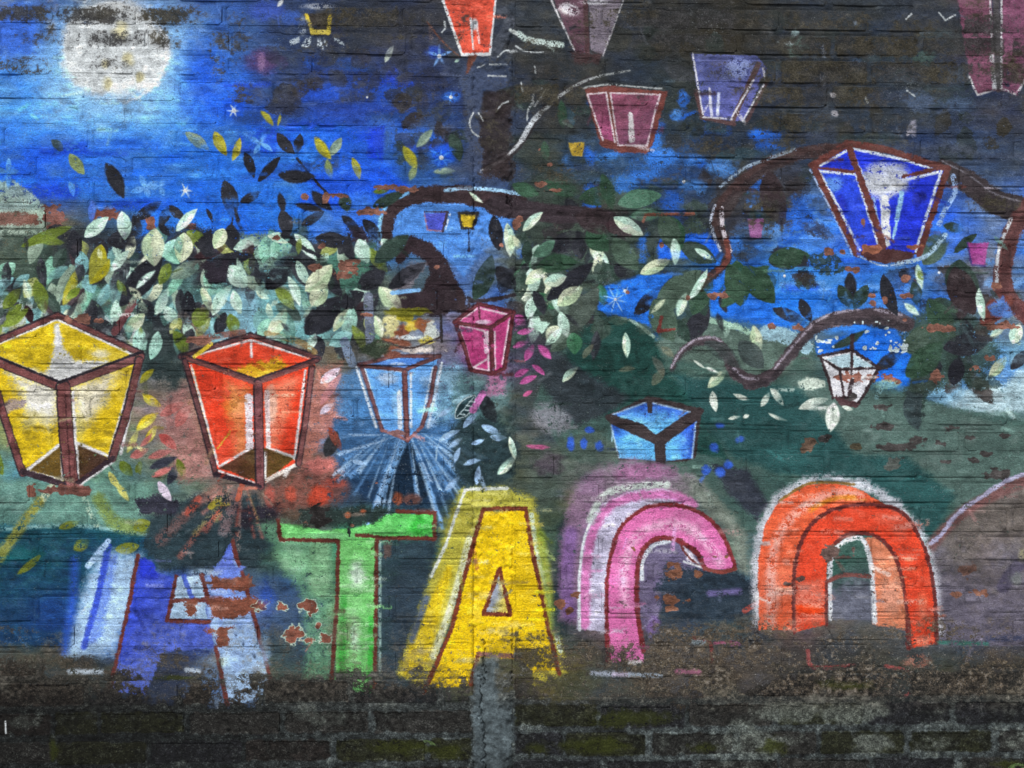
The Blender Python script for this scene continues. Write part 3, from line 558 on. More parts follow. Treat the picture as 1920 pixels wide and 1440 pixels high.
# ---- the lanterns along the top
poly([(818, -40), (934, -40), (918, 104), (865, 104)], (222, 92, 72), 2, 1, 0.04, 1, var=0.14)
stroke([(816, -40), (866, 103)], 5, WH, sm=False, dry=0.2); stroke([(866, 102), (918, 102)], 6, WH, sm=False, dry=0.12); stroke([(933, -40), (918, 102)], 4, WH, sm=False, dry=0.2)
stroke([(882, 35), (887, 92)], 5, WH, sm=False, dry=0.3, w1=3); stroke([(893, 40), (898, 80)], 4, (236, 200, 200), sm=False, dry=0.3); blob(888, 45, 9, 14, (190, 205, 214), 0.9, 0.15)
poly([(878, 104), (895, 104), (878, 138), (872, 140)], (118, 72, 58), 3, 1.5, 0.1, 0.9); stroke([(800, 40), (830, 78), (862, 106)], 3, (110, 74, 62), dry=0.3)
poly([(1022, -40), (1096, -40), (1100, 100), (1078, 98)], (104, 76, 90), 2, 1.2, 0.05, 1); poly([(1104, -40), (1178, -40), (1132, 104), (1106, 92)], (132, 124, 138), 2, 1.2, 0.08, 1)
stroke([(1024, -20), (1078, 98)], 3.5, (206, 206, 212), sm=False, dry=0.3); stroke([(1172, -10), (1130, 104)], 3, (190, 190, 196), sm=False, dry=0.4); stroke([(1096, -20), (1101, 100)], 9, (84, 62, 66), sm=False)
blob(1065, 18, 30, 16, (216, 216, 224), 0.9, 0.35); blob(1120, 4, 46, 8, (210, 212, 220), 0.9, 0.4); poly([(1070, 96), (1132, 100), (1120, 118), (1075, 118)], (74, 56, 58), 5, 3, 0.2, 0.9)
BF = (112, 66, 62)
poly([(1095, 166), (1140, 160), (1190, 166), (1252, 170), (1222, 272), (1214, 287), (1160, 286), (1126, 274)], BF, 2, 1.2)
poly([(1101, 178), (1136, 174), (1151, 266), (1130, 260)], (128, 74, 96), 2, 1, 0.04, col2=(156, 80, 120), axis=((1110, 190), (1145, 265))); poly([(1144, 174), (1238, 177), (1214, 272), (1158, 272)], (136, 80, 102), 2, 1, 0.06, col2=(134, 86, 114), axis=((1150, 180), (1220, 270)))
for p in (((1101, 178), (1130, 262)), ((1136, 174), (1152, 266)), ((1101, 177), (1136, 173)), ((1144, 174), (1158, 272), (1213, 273)), ((1144, 174), (1237, 177)), ((1237, 177), (1226, 215), (1213, 272))):
    stroke(list(p), 3.4, (208, 196, 204), sm=False, dry=0.25, rough=0.9)
stroke([(1182, 214), (1184, 262)], 11, (206, 202, 206), sm=False, dry=0.3, rough=1.4); stroke([(1092, 165), (1140, 158), (1200, 163), (1240, 166)], 4, (170, 176, 178), dry=0.45)
poly([(1296, 100), (1420, 104), (1436, 128), (1394, 228), (1316, 222)], (86, 92, 150), 2, 1.2, 0.08, 1, col2=(102, 104, 178), axis=((1340, 110), (1350, 215)))
blob(1385, 130, 40, 26, (150, 164, 214), 0.8, 0.4)
stroke([(1305, 170), (1316, 220), (1376, 232)], 8, (92, 70, 72), sm=False); stroke([(1421, 120), (1374, 224)], 10, (96, 76, 78), sm=False); stroke([(1438, 152), (1398, 230)], 7, (92, 74, 78), sm=False, dry=0.1)
for p in (((1298, 100), (1318, 218)), ((1318, 219), (1372, 223)), ((1412, 150), (1370, 222)), ((1329, 165), (1333, 220)), ((1432, 158), (1392, 226)), ((1430, 128), (1434, 150))):
    stroke(list(p), 3.4, (212, 214, 226), sm=False, dry=0.3, rough=0.9)
stroke([(1347, 175), (1345, 214)], 6, (198, 206, 236), sm=False, dry=0.25); stroke([(1330, 167), (1334, 216)], 5, (200, 204, 226), sm=False, dry=0.15)
poly([(1790, -40), (1856, -40), (1866, 168), (1832, 178), (1816, 140)], (122, 78, 100), 2, 1.5, 0.14, 1); poly([(1878, -40), (1960, -40), (1922, 150), (1906, 177), (1877, 166)], (126, 80, 106), 2, 1.5, 0.12, 1)
stroke([(1866, -40), (1871, 168)], 11, (86, 84, 88), sm=False)
for p in (((1816, 142), (1832, 178), (1866, 168)), ((1855, -10), (1863, 168)), ((1877, -10), (1877, 166)), ((1877, 166), (1905, 177), (1922, 148))):
    stroke(list(p), 4, (200, 200, 206), sm=False, dry=0.32, rough=1)
stroke([(1858, 100), (1864, 166)], 9, (190, 194, 202), sm=False, dry=0.45)

# ---- big blue lantern, upper right
poly([(1530, 312), (1588, 275), (1770, 318), (1722, 476), (1660, 488), (1608, 476)], (42, 52, 216), 2, 1, 0.02, 1, var=0.12)
poly([(1530, 318), (1600, 325), (1640, 445), (1608, 470)], (50, 74, 222), 4, 2, 0.1, 0.8); blob(1560, 345, 26, 18, (110, 160, 235), 0.8, 0.3); blob(1575, 385, 14, 30, (40, 40, 190), 0.6)
blob(1655, 332, 56, 42, (196, 204, 220), 0.95, 0.26, soft=0.6); blob(1650, 350, 40, 26, (206, 212, 222), 0.9, 0.3)
stroke([(1658, 372), (1661, 455)], 17, (206, 212, 220), sm=False, dry=0.22, rough=1.6); stroke([(1690, 362), (1674, 448)], 10, (150, 196, 236), sm=False, dry=0.2, rough=1.4, w1=5); stroke([(1636, 372), (1650, 440)], 6, (150, 180, 230), sm=False, dry=0.3)
blob(1722, 372, 18, 20, (34, 36, 130), 0.7)
for p in (((1533, 312), (1588, 282)), ((1596, 282), (1618, 330)), ((1596, 278), (1700, 300), (1750, 318)), ((1534, 320), (1600, 326)), ((1604, 326), (1628, 400), (1648, 462)), ((1536, 324), (1572, 390), (1612, 470)), ((1764, 320), (1738, 400), (1716, 474)), ((1700, 336), (1758, 322))):
    stroke(list(p), 6, (206, 218, 236), sm=False, dry=0.32, rough=1.3)
BB = (104, 62, 58)
for p, w in ((((1522, 310), (1588, 270)), 13), (((1588, 268), (1660, 280), (1776, 316)), 13), (((1528, 314), (1600, 322)), 6), (((1694, 330), (1768, 314)), 7), (((1590, 272), (1622, 360), (1656, 464)), 13), (((1526, 314), (1560, 385), (1606, 476)), 12), (((1775, 318), (1748, 400), (1722, 478)), 12)):
    stroke(list(p), w, BB, sm=False, rough=1.2)
poly([(1606, 472), (1640, 462), (1722, 474), (1700, 488), (1660, 494), (1625, 486)], (82, 54, 54), 2, 1.4); chip(1640, 466, 26, 8, (170, 98, 72)); chip(1705, 463, 18, 6, (170, 98, 72))
stroke([(1608, 480), (1660, 498), (1725, 482)], 3, (170, 186, 206), dry=0.4); stroke([(1518, 318), (1560, 398), (1598, 478)], 4, (160, 180, 220), sm=False, dry=0.5); stroke([(1786, 330), (1790, 360), (1770, 395), (1760, 420)], 10, (150, 182, 232), dry=0.45)
stroke([(1680, 495), (1735, 480), (1772, 440)], 9, (150, 178, 200), dry=0.45)
# ---- the row of big lanterns
def bars(lst, w, col=(118, 74, 74), edge=(50, 42, 50)):
    for p in lst:
        stroke(list(p), w + 2, edge, sm=False, rough=0.6, dry=0.10)
        stroke([(x + 0.8, y + 1.0) for x, y in p], w - 2.5, col, sm=False, rough=0.6, dry=0.04, var=0.13)
def whites(lst, w=5, col=(222, 222, 226), dry=0.25):
    for p in lst: stroke(list(p), w, col, sm=False, dry=dry * 0.8, rough=0.8, feather=3)
# yellow
poly([(-30, 655), (107, 592), (265, 662), (112, 722)], (204, 178, 34), 2, 1, 0.02, 1, var=0.10)
poly([(-30, 672), (118, 722), (262, 668), (212, 860), (132, 912), (44, 888), (0, 770)], (216, 186, 34), 2, 1, 0.02, 1, var=0.10)
poly([(103, 606), (112, 606), (118, 650), (140, 676), (205, 676), (150, 708), (112, 720), (84, 706), (100, 660)], (206, 210, 218), 6, 3, 0.08, 0.95)
blob(188, 664, 30, 16, (214, 210, 190), 0.85, 0.2); blob(108, 640, 8, 30, (214, 216, 222), 0.8, 0.2)
poly([(20, 700), (60, 712), (112, 732), (114, 775), (90, 800), (50, 790), (40, 750)], (216, 216, 212), 26, 6, 0.06, 0.95); poly([(134, 724), (215, 700), (200, 750), (165, 790), (140, 800)], (222, 216, 196), 24, 6, 0.06, 0.95); blob(72, 742, 38, 34, (218, 216, 206), 0.8, 0.03, soft=0.6); blob(62, 785, 40, 26, (216, 204, 130), 0.7, 0.1, soft=0.8); blob(160, 742, 34, 32, (222, 214, 180), 0.95, 0.03, soft=0.6); blob(148, 790, 20, 50, (216, 204, 120), 0.7, 0.1, soft=0.8)
blob(50, 700, 40, 14, (206, 206, 206), 0.8, 0.1); blob(190, 702, 46, 13, (222, 216, 190), 0.85, 0.1)
poly([(-12, 770), (18, 748), (48, 748), (48, 760), (14, 775)], (146, 132, 146), 4, 2, 0.15, 0.85)
for x, y in ((70, 800), (100, 808), (180, 806), (205, 812), (55, 820), (190, 835)): blob(x, y, 14, 6, (120, 106, 40), 0.45, 0.3)
poly([(46, 880), (112, 832), (140, 830), (206, 857), (146, 908), (117, 898)], (98, 78, 36), 2, 1.2, 0.03, 1, col2=(74, 52, 42), axis=((80, 850), (190, 880)))
whites([((-20, 650), (107, 598), (250, 664)), ((-20, 664), (112, 715), (255, 668)), ((252, 690), (206, 850)), ((136, 735), (141, 832)), ((140, 828), (205, 855)), ((116, 835), (118, 898)), ((143, 835), (146, 905)), ((50, 882), (110, 834)), ((45, 882), (116, 900)), ((150, 908), (212, 864)), ((262, 690), (226, 850))], 6)
bars([((-40, 652), (107, 590), (264, 662))], 11); bars([((-40, 664), (112, 724), (262, 668))], 17)
bars([((-20, 690), (10, 790), (42, 886))], 14); bars([((260, 675), (238, 770), (210, 858))], 15); bars([((118, 726), (124, 820), (134, 912))], 27)
stroke([(-40, 655), (112, 716), (264, 660)], 5, (44, 40, 48), sm=False); stroke([(42, 884), (120, 908)], 12, (62, 48, 56), sm=False); stroke([(145, 905), (212, 858)], 9, (60, 46, 54), sm=False); stroke([(122, 740), (132, 905)], 3, (76, 46, 48), sm=False, dry=0.2)
chip(130, 918, 40, 8, (126, 76, 66)); chip(57, 918, 7, 12, (140, 84, 68))
# orange
poly([(342, 668), (470, 630), (596, 671), (480, 718)], (222, 74, 48), 2, 1, 0.02, 1, var=0.10)
poly([(346, 676), (480, 718), (590, 682), (558, 868), (486, 910), (404, 888)], (226, 70, 44), 2, 1, 0.02, 1, var=0.10)
poly([(430, 695), (470, 682), (520, 672), (545, 684), (480, 714)], (206, 172, 40), 8, 4, 0.1, 0.9); blob(440, 760, 30, 34, (208, 150, 50), 0.75, 0.15, soft=0.8); blob(505, 700, 34, 8, (216, 190, 60), 0.7, 0.2)
poly([(500, 722), (560, 705), (545, 760), (520, 840), (500, 848)], (232, 150, 120), 18, 5, 0.2, 0.7); poly([(425, 715), (468, 726), (470, 850), (440, 850), (432, 780)], (222, 150, 90), 20, 6, 0.15, 0.75); blob(508, 760, 14, 50, (230, 190, 170), 0.85, 0.12); stroke([(466, 745), (468, 850)], 15, (226, 214, 222), sm=False, dry=0.12, rough=1.5); stroke([(500, 735), (504, 850)], 9, (230, 206, 206), sm=False, dry=0.2); stroke([(432, 808), (408, 840)], 3, (214, 160, 60), sm=False); stroke([(360, 690), (400, 850)], 6, (226, 150, 60), sm=False, dry=0.2)
poly([(410, 877), (468, 842), (500, 838), (556, 858), (490, 905)], (92, 58, 44), 2, 1.2, 0.03, 1, col2=(96, 76, 38), axis=((430, 860), (540, 880)))
whites([((355, 668), (470, 637), (578, 670)), ((470, 640), (472, 668)), ((358, 685), (408, 870)), ((572, 695), (552, 860)), ((466, 842), (410, 874)), ((500, 838), (555, 858)), ((408, 882), (478, 906)), ((497, 848), (497, 900))], 5); stroke([(490, 905), (560, 868)], 8, (214, 204, 196), sm=False, dry=0.2)
bars([((338, 668), (470, 627), (598, 671)), ((344, 668), (480, 714), (594, 674))], 9, (96, 62, 64)); bars([((346, 676), (378, 790), (404, 888))], 10, (104, 66, 68)); bars([((584, 690), (572, 790), (559, 868))], 11, (128, 84, 84)); bars([((483, 718), (485, 820), (487, 910))], 16, (126, 80, 84))
stroke([(352, 672), (480, 720), (588, 680)], 5, (128, 80, 78), sm=False, dry=0.15); stroke([(404, 888), (487, 912)], 8, (54, 44, 54), sm=False)
stroke([(395, 645), (365, 668)], 8, (214, 190, 60), dry=0.35); stroke([(390, 632), (455, 622)], 12, (130, 84, 74), dry=0.4, alpha=0.8); stroke([(500, 625), (560, 640), (590, 660)], 12, (150, 120, 70), dry=0.4, alpha=0.7)
# light blue
poly([(674, 686), (738, 668), (822, 668), (816, 690), (790, 802), (764, 824), (716, 804)], (104, 166, 240), 2, 1, 0.02, 1, var=0.08)
poly([(690, 682), (740, 672), (812, 670), (760, 690)], (88, 140, 232), 2, 1, 0.04, 1); blob(745, 682, 24, 5, (206, 222, 242), 0.8, 0.25); blob(725, 708, 26, 16, (190, 214, 246), 0.9, 0.15); blob(795, 712, 16, 14, (150, 196, 246), 0.8, 0.15)
blob(745, 760, 14, 40, (150, 200, 250), 0.8, 0.1); stroke([(748, 735), (750, 800)], 9, (206, 222, 244), sm=False, dry=0.2)
whites([((682, 690), (716, 800)), ((770, 700), (770, 800)), ((812, 690), (790, 795)), ((684, 686), (755, 696)), ((668, 688), (705, 800)), ((828, 680), (802, 800))], 5, (214, 226, 240), 0.35); stroke([(812, 715), (806, 790)], 26, (170, 200, 236), feather=8, dry=0.45, alpha=0.7)
bars([((672, 684), (738, 667), (824, 667), (758, 693), (676, 685))], 6, (122, 82, 82), (90, 64, 70)); bars([((678, 690), (700, 755), (716, 806)), ((816, 688), (806, 750), (790, 800))], 6, (124, 84, 86), (96, 74, 84)); bars([((758, 696), (760, 760), (763, 824))], 9, (118, 74, 74), (84, 58, 64))
stroke([(716, 806), (740, 814), (764, 822), (790, 800)], 7, (150, 104, 104), dry=0.35); chip(745, 812, 14, 5, (160, 110, 110))
# patch of yellow and terracotta above it
for x, y, rx, ry, c in ((735, 605, 16, 26, (214, 208, 150)), (755, 625, 14, 20, (140, 78, 56)), (775, 610, 18, 14, (206, 180, 60)), (795, 610, 22, 16, (150, 92, 60)), (810, 622, 16, 24, (212, 222, 216)), (760, 595, 20, 8, (180, 170, 50)), (800, 640, 22, 10, (214, 196, 70)), (745, 645, 30, 12, (140, 86, 66)), (770, 632, 26, 7, (200, 214, 220)), (735, 665, 20, 8, (130, 82, 70)), (790, 655, 40, 8, (206, 196, 190)), (700, 655, 24, 16, (54, 66, 52)), (760, 585, 50, 8, (120, 120, 40))):
    blob(x, y, rx * 1.2, ry * 1.2, c, 0.95, 0.1, soft=0.35, rough=0.35)
stroke([(826, 590), (828, 640)], 5, (54, 50, 54), dry=0.1); stroke([(720, 640), (770, 652), (826, 632)], 4, (66, 54, 54), dry=0.2)
# pink
poly([(852, 604), (897, 570), (962, 584), (945, 690), (922, 700), (882, 692)], (186, 66, 128), 2, 1, 0.02, 1, var=0.10)
poly([(862, 604), (898, 576), (954, 588), (918, 612)], (176, 72, 126), 2, 1, 0.03, 1); blob(905, 604, 20, 6, (214, 196, 214), 0.9, 0.2)
stroke([(909, 625), (911, 660)], 7, (224, 190, 214), sm=False, dry=0.2); whites([((860, 612), (884, 688), (918, 696)), ((914, 622), (916, 695)), ((927, 622), (928, 690)), ((955, 598), (942, 682)), ((862, 600), (894, 578)), ((900, 577), (954, 590)), ((885, 690), (914, 672)), ((862, 609), (915, 622))], 3.6, (226, 210, 220), 0.2)
bars([((851, 604), (897, 569), (963, 585), (919, 614), (851, 604)), ((855, 610), (870, 650), (882, 692)), ((961, 590), (953, 645), (945, 690)), ((882, 693), (922, 701), (945, 690))], 6, (108, 56, 62), (84, 44, 52)); bars([((920, 616), (923, 698))], 7, (104, 54, 62), (84, 44, 52)); stroke([(897, 570), (899, 596)], 4, (84, 50, 58), sm=False)
# blue, lower right
FR = (64, 56, 58)
poly([(1138, 778), (1215, 741), (1316, 766), (1304, 858), (1280, 866), (1158, 862), (1146, 800)], FR, 2, 1.2)
poly([(1147, 777), (1210, 754), (1213, 754), (1214, 774), (1222, 774), (1223, 755), (1292, 772), (1228, 815)], (56, 96, 226), 1.8, 0.8, 0.02, 1, col2=(108, 186, 246), axis=((1220, 758), (1222, 800)))
poly([(1145, 795), (1170, 806), (1226, 832), (1229, 864), (1160, 858)], (52, 98, 224), 1.8, 0.8, 0.02, 1, col2=(100, 178, 244), axis=((1145, 800), (1185, 830)))
poly([(1247, 832), (1305, 789), (1298, 858), (1248, 864)], (104, 180, 244), 1.8, 0.8, 0.02, 1, col2=(54, 92, 214), axis=((1255, 840), (1302, 830)))
whites([((1147, 777), (1211, 754)), ((1224, 755), (1293, 772)), ((1145, 797), (1160, 858)), ((1304, 792), (1297, 858))], 2.6, (176, 210, 246), 0.2)
stroke([(1142, 782), (1200, 800), (1230, 824), (1312, 770)], 14, FR, sm=False); stroke([(1236, 826), (1238, 866)], 18, FR, sm=False)
# white, right
poly([(1538, 668), (1597, 656), (1648, 690), (1605, 760), (1560, 745)], (212, 214, 222), 2, 1.2, 0.02, 1, var=0.06)
poly([(1545, 672), (1595, 662), (1640, 688), (1576, 690)], (176, 204, 216), 2, 1.2, 0.05, 1)
chip(1590, 706, 34, 9, (160, 92, 74)); chip(1640, 706, 30, 7, (160, 92, 74)); chip(1675, 712, 10, 6, (160, 92, 74))
for p, w in ((((1535, 667), (1597, 656), (1649, 690)), 6), (((1540, 672), (1574, 692), (1648, 690)), 5), (((1597, 630), (1597, 656)), 8), (((1597, 656), (1596, 700)), 6), (((1538, 670), (1552, 710), (1561, 746)), 6), (((1644, 694), (1622, 735), (1606, 760)), 6), (((1574, 696), (1582, 744)), 5), (((1597, 712), (1590, 745)), 7)):
    stroke(list(p), w, (62, 50, 54), sm=False, rough=0.9)
poly([(1560, 742), (1590, 744), (1610, 758), (1606, 764), (1575, 760)], (84, 62, 66), 2, 1.2); blob(1525, 718, 30, 14, (206, 220, 208), 0.9, 0.15, soft=0.3); blob(1660, 720, 30, 10, (150, 196, 180), 0.8, 0.2)
for k in range(60):
    x, y = rng.choice(((rng.uniform(1512, 1570), rng.uniform(630, 662)), (rng.uniform(1600, 1700), rng.uniform(600, 655)), (rng.uniform(1670, 1700), rng.uniform(640, 660))))
    chip(x, y, rng.uniform(1.5, 6), rng.uniform(1.5, 4), (196, 222, 230))

# ---- leaves and petals low down
lv2 = lambda tone, txt, **k: [leaf(*[float(t) for t in q.split(',')], tone, dry=0.08, **k) for q in txt.split(';')]
lv2((226, 202, 52), "267,738,302,762,17;256,806,296,774,19;274,831,293,798,15", col2=(214, 206, 90)); lv2((206, 206, 120), "238,848,259,804,13;204,884,224,915,13;218,906,241,938,13")
lv2((196, 92, 88), "298,814,331,842,19"); lv2((186, 112, 108), "244,857,279,841,17;278,858,322,844,15;284,894,326,874,13;262,838,285,812,10;300,780,345,755,18;330,800,355,760,22"); lv2((56, 60, 74), "280,878,332,856,17;314,908,331,868,17")
lv2((214, 202, 222), "296,902,321,939,17;600,718,637,689,19;600,776,626,756,13"); lv2((206, 140, 150), "602,716,636,692,12;600,760,640,700,16", alpha=0.6)
lv2((96, 108, 40), "332,860,345,900,16;256,870,264,890,10"); leaf(610, 856, 632, 808, 27, (48, 50, 54)); leaf(616, 800, 640, 845, 16, (140, 70, 56), dry=0.2)
lv2((152, 184, 222), "868,802,896,774,12;822,781,849,764,10;842,838,866,821,10;852,867,862,839,10;868,871,901,862,10;893,909,898,872,11;834,918,862,892,12;902,797,939,813,14;918,818,950,820,12;883,832,907,824,9;660,864,689,871,9;824,828,862,806,10"); stroke([(817, 862), (820, 836), (832, 816), (850, 808)], 3, (152, 184, 214))
leaf(847, 754, 886, 738, 14, (150, 190, 206)); leaf(853, 784, 891, 740, 28, (30, 50, 56), edge=(196, 216, 222), vein=(196, 216, 222)); leaf(903, 738, 929, 792, 27, (36, 40, 46)); stroke([(886, 768), (905, 738)], 13, (186, 112, 172), dry=0.15)
for i in range(4): stroke([(862 + 6 * i, 776 - 8 * i), (872 + 6 * i, 777 - 8 * i)], 2, (196, 216, 222))
lv2(PK, "969,624,1001,615,12;961,651,991,640,11;984,676,1000,645,15;1009,647,1033,673,15;964,706,991,692,12;997,684,1021,703,11;974,719,1006,704,13;966,590,985,610,20", col2=(186, 92, 156)); lv2((186, 92, 140), "980,742,998,732,9;985,835,1032,838,8")
lv2((216, 228, 218), "1335,733,1342,772,15;1374,738,1406,749,9;1497,766,1553,747,17;1563,754,1556,809,27;1578,761,1599,768,8;1444,728,1468,760,14;1440,774,1476,788,7;1426,762,1442,735,12;1365,785,1388,780,7;1392,782,1404,778,8;1322,688,1346,698,6;1300,675,1322,690,5")
lv2((62, 76, 80), "1702,738,1724,808,31"); poly([(1698, 732), (1730, 740), (1722, 808), (1708, 790)], (62, 76, 80), 2, 1.2)
lv2((66, 66, 60), "20,1090,78,1040,10", alpha=0.2); lv2((120, 128, 46), "32,1076,78,1038,14;138,1030,168,1012,22;215,1030,262,1022,22;110,990,150,978,12;252,992,280,980,22", dry2=None) if False else [leaf(*q, (118, 128, 48), dry=0.3) for q in ((32, 1076, 78, 1038, 14), (138, 1030, 168, 1012, 22), (215, 1030, 262, 1022, 22), (110, 990, 150, 978, 14), (250, 992, 282, 978, 24))]
for x, y, rx, ry in ((1650, 765, 14, 7), (1655, 800, 22, 6), (1720, 825, 14, 8), (1680, 838, 28, 6), (1780, 802, 18, 8), (1820, 822, 14, 5), (1770, 865, 18, 5), (1825, 862, 12, 5), (1870, 888, 20, 9), (1545, 822, 10, 6), (1760, 832, 12, 6), (1850, 850, 12, 5), (1600, 745, 9, 5), (1880, 815, 16, 5)): chip(x, y, rx, ry, (78, 74, 74))
chip(1517, 832, 10, 13, (110, 86, 70)); chip(1603, 838, 12, 7, (96, 88, 66)); chip(1670, 870, 14, 9, (84, 92, 88))
stroke([(1240, 594), (1234, 620)], 6, (118, 60, 56), sm=False); stroke([(1234, 620), (1265, 617)], 6, (118, 60, 56), sm=False); stroke([(1205, 415), (1210, 402), (1300, 400)], 6, (140, 90, 76), dry=0.35, sm=False)
lv2((120, 122, 104), "1222,722,1245,690,18;1240,650,1262,668,14;1160,695,1190,690,10;1092,672,1112,645,12", alpha=0.7)
leaf(1320, 640, 1390, 690, 30, (66, 78, 78), alpha=0.7); leaf(1385, 640, 1430, 690, 40, (64, 74, 76), alpha=0.8)

# ---- the hill at the right foot
poly([(1742, 1025), (1762, 1000), (1790, 968), (1838, 934), (1880, 905), (1925, 888), (2200, 880), (2200, 1210), (1760, 1210), (1756, 1120)], (112, 104, 100), 4, 2, 0.02, 0.95, col2=(104, 100, 116), axis=((1850, 950), (1800, 1150)))
stroke([(1745, 1022), (1792, 970), (1845, 936), (1922, 900)], 22, (124, 84, 84), feather=8, dry=0.2, alpha=0.8); stroke([(1744, 1018), (1765, 1002), (1790, 966), (1838, 932), (1880, 905), (1925, 886)], 8, (168, 166, 196), dry=0.22, rough=1.5)
stroke([(1925, 1045), (1895, 1075), (1880, 1100)], 24, (88, 84, 104), feather=5, dry=0.1); blob(1905, 1085, 22, 20, (128, 134, 134), 0.8); chip(1812, 1068, 12, 12, (140, 100, 88)); blob(1915, 1040, 14, 20, (150, 146, 110), 0.7, 0.3)
for x, y in ((1660, 1130), (1790, 1115), (1835, 1112)): chip(x, y, 12, 7, (150, 96, 76))
# ---- the word: five letters with painted sides
BL = (112, 60, 56)
# blue A
poly([(185, 1030), (262, 1040), (250, 1130), (215, 1225), (125, 1225), (150, 1120)], (176, 208, 244), 22, 5, 0.06, 0.95)
poly([(195, 1040), (222, 1040), (190, 1200), (160, 1210)], (92, 120, 225), 8, 3, 0.25, 0.7)
stroke([(203, 1022), (196, 1060), (180, 1130), (157, 1212)], 12, (50, 68, 196), feather=4, rough=1.2, dry=0.12, alpha=0.85); stroke([(140, 1050), (135, 1130), (120, 1220)], 16, (50, 84, 200), feather=12, dry=0.2, alpha=0.7)
stroke([(203, 1015), (165, 1060)], 12, (170, 200, 240), dry=0.35)
poly([(258, 1048), (272, 1046), (300, 1075), (326, 1082), (312, 1165), (395, 1170), (404, 1214), (306, 1222), (272, 1300), (206, 1294), (224, 1215), (245, 1120)], (58, 72, 196), 3, 2, 0.04, 1, col2=(92, 108, 206), axis=((270, 1090), (330, 1230)))
poly([(262, 1050), (285, 1050), (300, 1085), (262, 1085)], (44, 52, 200), 4, 2, 0.1, 0.9)
poly([(400, 1070), (436, 1015), (450, 1062), (470, 1150), (512, 1300), (430, 1322), (404, 1214), (388, 1160), (382, 1085)], (120, 146, 220), 3, 2, 0.05, 1, col2=(168, 200, 240), axis=((420, 1040), (460, 1260)))
poly([(400, 1075), (432, 1018), (440, 1070)], (96, 116, 226), 3, 2, 0.1, 1); blob(375, 1072, 36, 12, (150, 190, 230), 0.7, 0.3)
poly([(332, 1080), (380, 1080), (388, 1160), (316, 1162)], (172, 204, 236), 2, 1.5, 0.06, 1); stroke([(345, 1080), (362, 1130)], 9, (84, 108, 226), sm=False, dry=0.15)
for p in (((258, 1042), (250, 1085), (240, 1140), (224, 1212), (206, 1292)), ((330, 1080), (322, 1120), (313, 1163), (392, 1166)), ((378, 1078), (386, 1110), (390, 1130)), ((436, 1014), (444, 1050), (458, 1085), (468, 1130), (480, 1170), (498, 1240), (512, 1292)), ((404, 1214), (412, 1250), (426, 1320)), ((322, 1126), (390, 1124))):
    stroke(list(p), 7.5, BL, sm=False, rough=1.2, dry=0.04)
chip(430, 1092, 42, 12, (136, 84, 68)); poly([(396, 1076), (412, 1090), (440, 1092), (466, 1076), (466, 1104), (396, 1104)], (136, 84, 68), 2, 2); poly([(400, 1062), (460, 1062), (440, 1084), (412, 1084)], (110, 132, 226), 3, 2)
poly([(389, 1121), (470, 1118), (505, 1128), (500, 1140), (470, 1146), (440, 1160), (395, 1158)], (136, 84, 68), 2, 3); poly([(340, 1124), (372, 1124), (366, 1150), (352, 1158), (348, 1136)], (136, 84, 68), 2, 3); poly([(385, 1176), (438, 1174), (428, 1186), (430, 1212), (404, 1212), (408, 1192), (386, 1188)], (136, 84, 68), 2, 3)
for x, y, rx, ry in ((490, 1134, 13, 9), (528, 1138, 11, 7), (577, 1136, 14, 10), (546, 1190, 17, 14), (582, 1199, 8, 6), (614, 1198, 15, 9), (596, 1168, 6, 5), (667, 1132, 6, 5), (695, 1133, 6, 5), (572, 972, 6, 8), (530, 1010, 8, 6)): chip(x, y, rx, ry, (146, 82, 64), halo=(190, 214, 196))
blob(500, 1110, 24, 40, (52, 84, 190), 0.7, 0.1, soft=0.8); blob(495, 1220, 16, 50, (150, 190, 235), 0.7, 0.2)
# green T
GT = (92, 190, 96)
poly([(521, 978), (562, 986), (600, 992), (655, 990), (700, 980), (722, 962), (815, 962), (815, 1010), (706, 1010), (704, 1298), (628, 1292), (633, 1012), (525, 1010)], GT, 2, 1.4, 0.03, 1, col2=(120, 205, 120), axis=((800, 970), (560, 1000)))
poly([(636, 1012), (705, 1012), (703, 1298), (630, 1292)], (116, 196, 112), 2, 1, 0.02, 1, var=0.08); blob(668, 1075, 26, 40, (206, 230, 214), 0.9, 0.18); blob(664, 1190, 16, 60, (206, 234, 212), 0.9, 0.08, soft=0.8); stroke([(644, 1120), (640, 1285)], 12, (74, 176, 76), feather=5, dry=0.15); stroke([(696, 1160), (694, 1290)], 12, (70, 180, 74), feather=5, dry=0.15)
blob(785, 985, 26, 20, (56, 170, 62), 0.8, 0.1); blob(550, 1050, 40, 50, (140, 196, 150), 0.6, 0.15); blob(620, 1005, 60, 12, (140, 200, 150), 0.6, 0.25); stroke([(600, 1030), (600, 1100)], 40, (130, 180, 136), feather=12, dry=0.1, alpha=0.8)
for p in (((521, 974), (525, 1011), (634, 1013), (632, 1120), (626, 1200), (620, 1294)), ((745, 958), (815, 961), (814, 1010), (760, 1008), (706, 1009), (704, 1150), (702, 1305)), ((668, 1003), (706, 1006))):
    stroke(list(p), 7.5, (104, 56, 48), sm=False, rough=1.1, dry=0.03)
poly([(560, 955), (720, 948), (735, 962), (700, 978), (660, 990), (640, 985), (600, 988), (560, 982)], (46, 60, 58), 8, 4, 0.05, 0.95); stroke([(712, 1015), (712, 1300)], 6, (150, 180, 176), dry=0.4, alpha=0.8); poly([(718, 1018), (735, 1018), (732, 1045), (720, 1045)], (96, 84, 82), 3, 2)
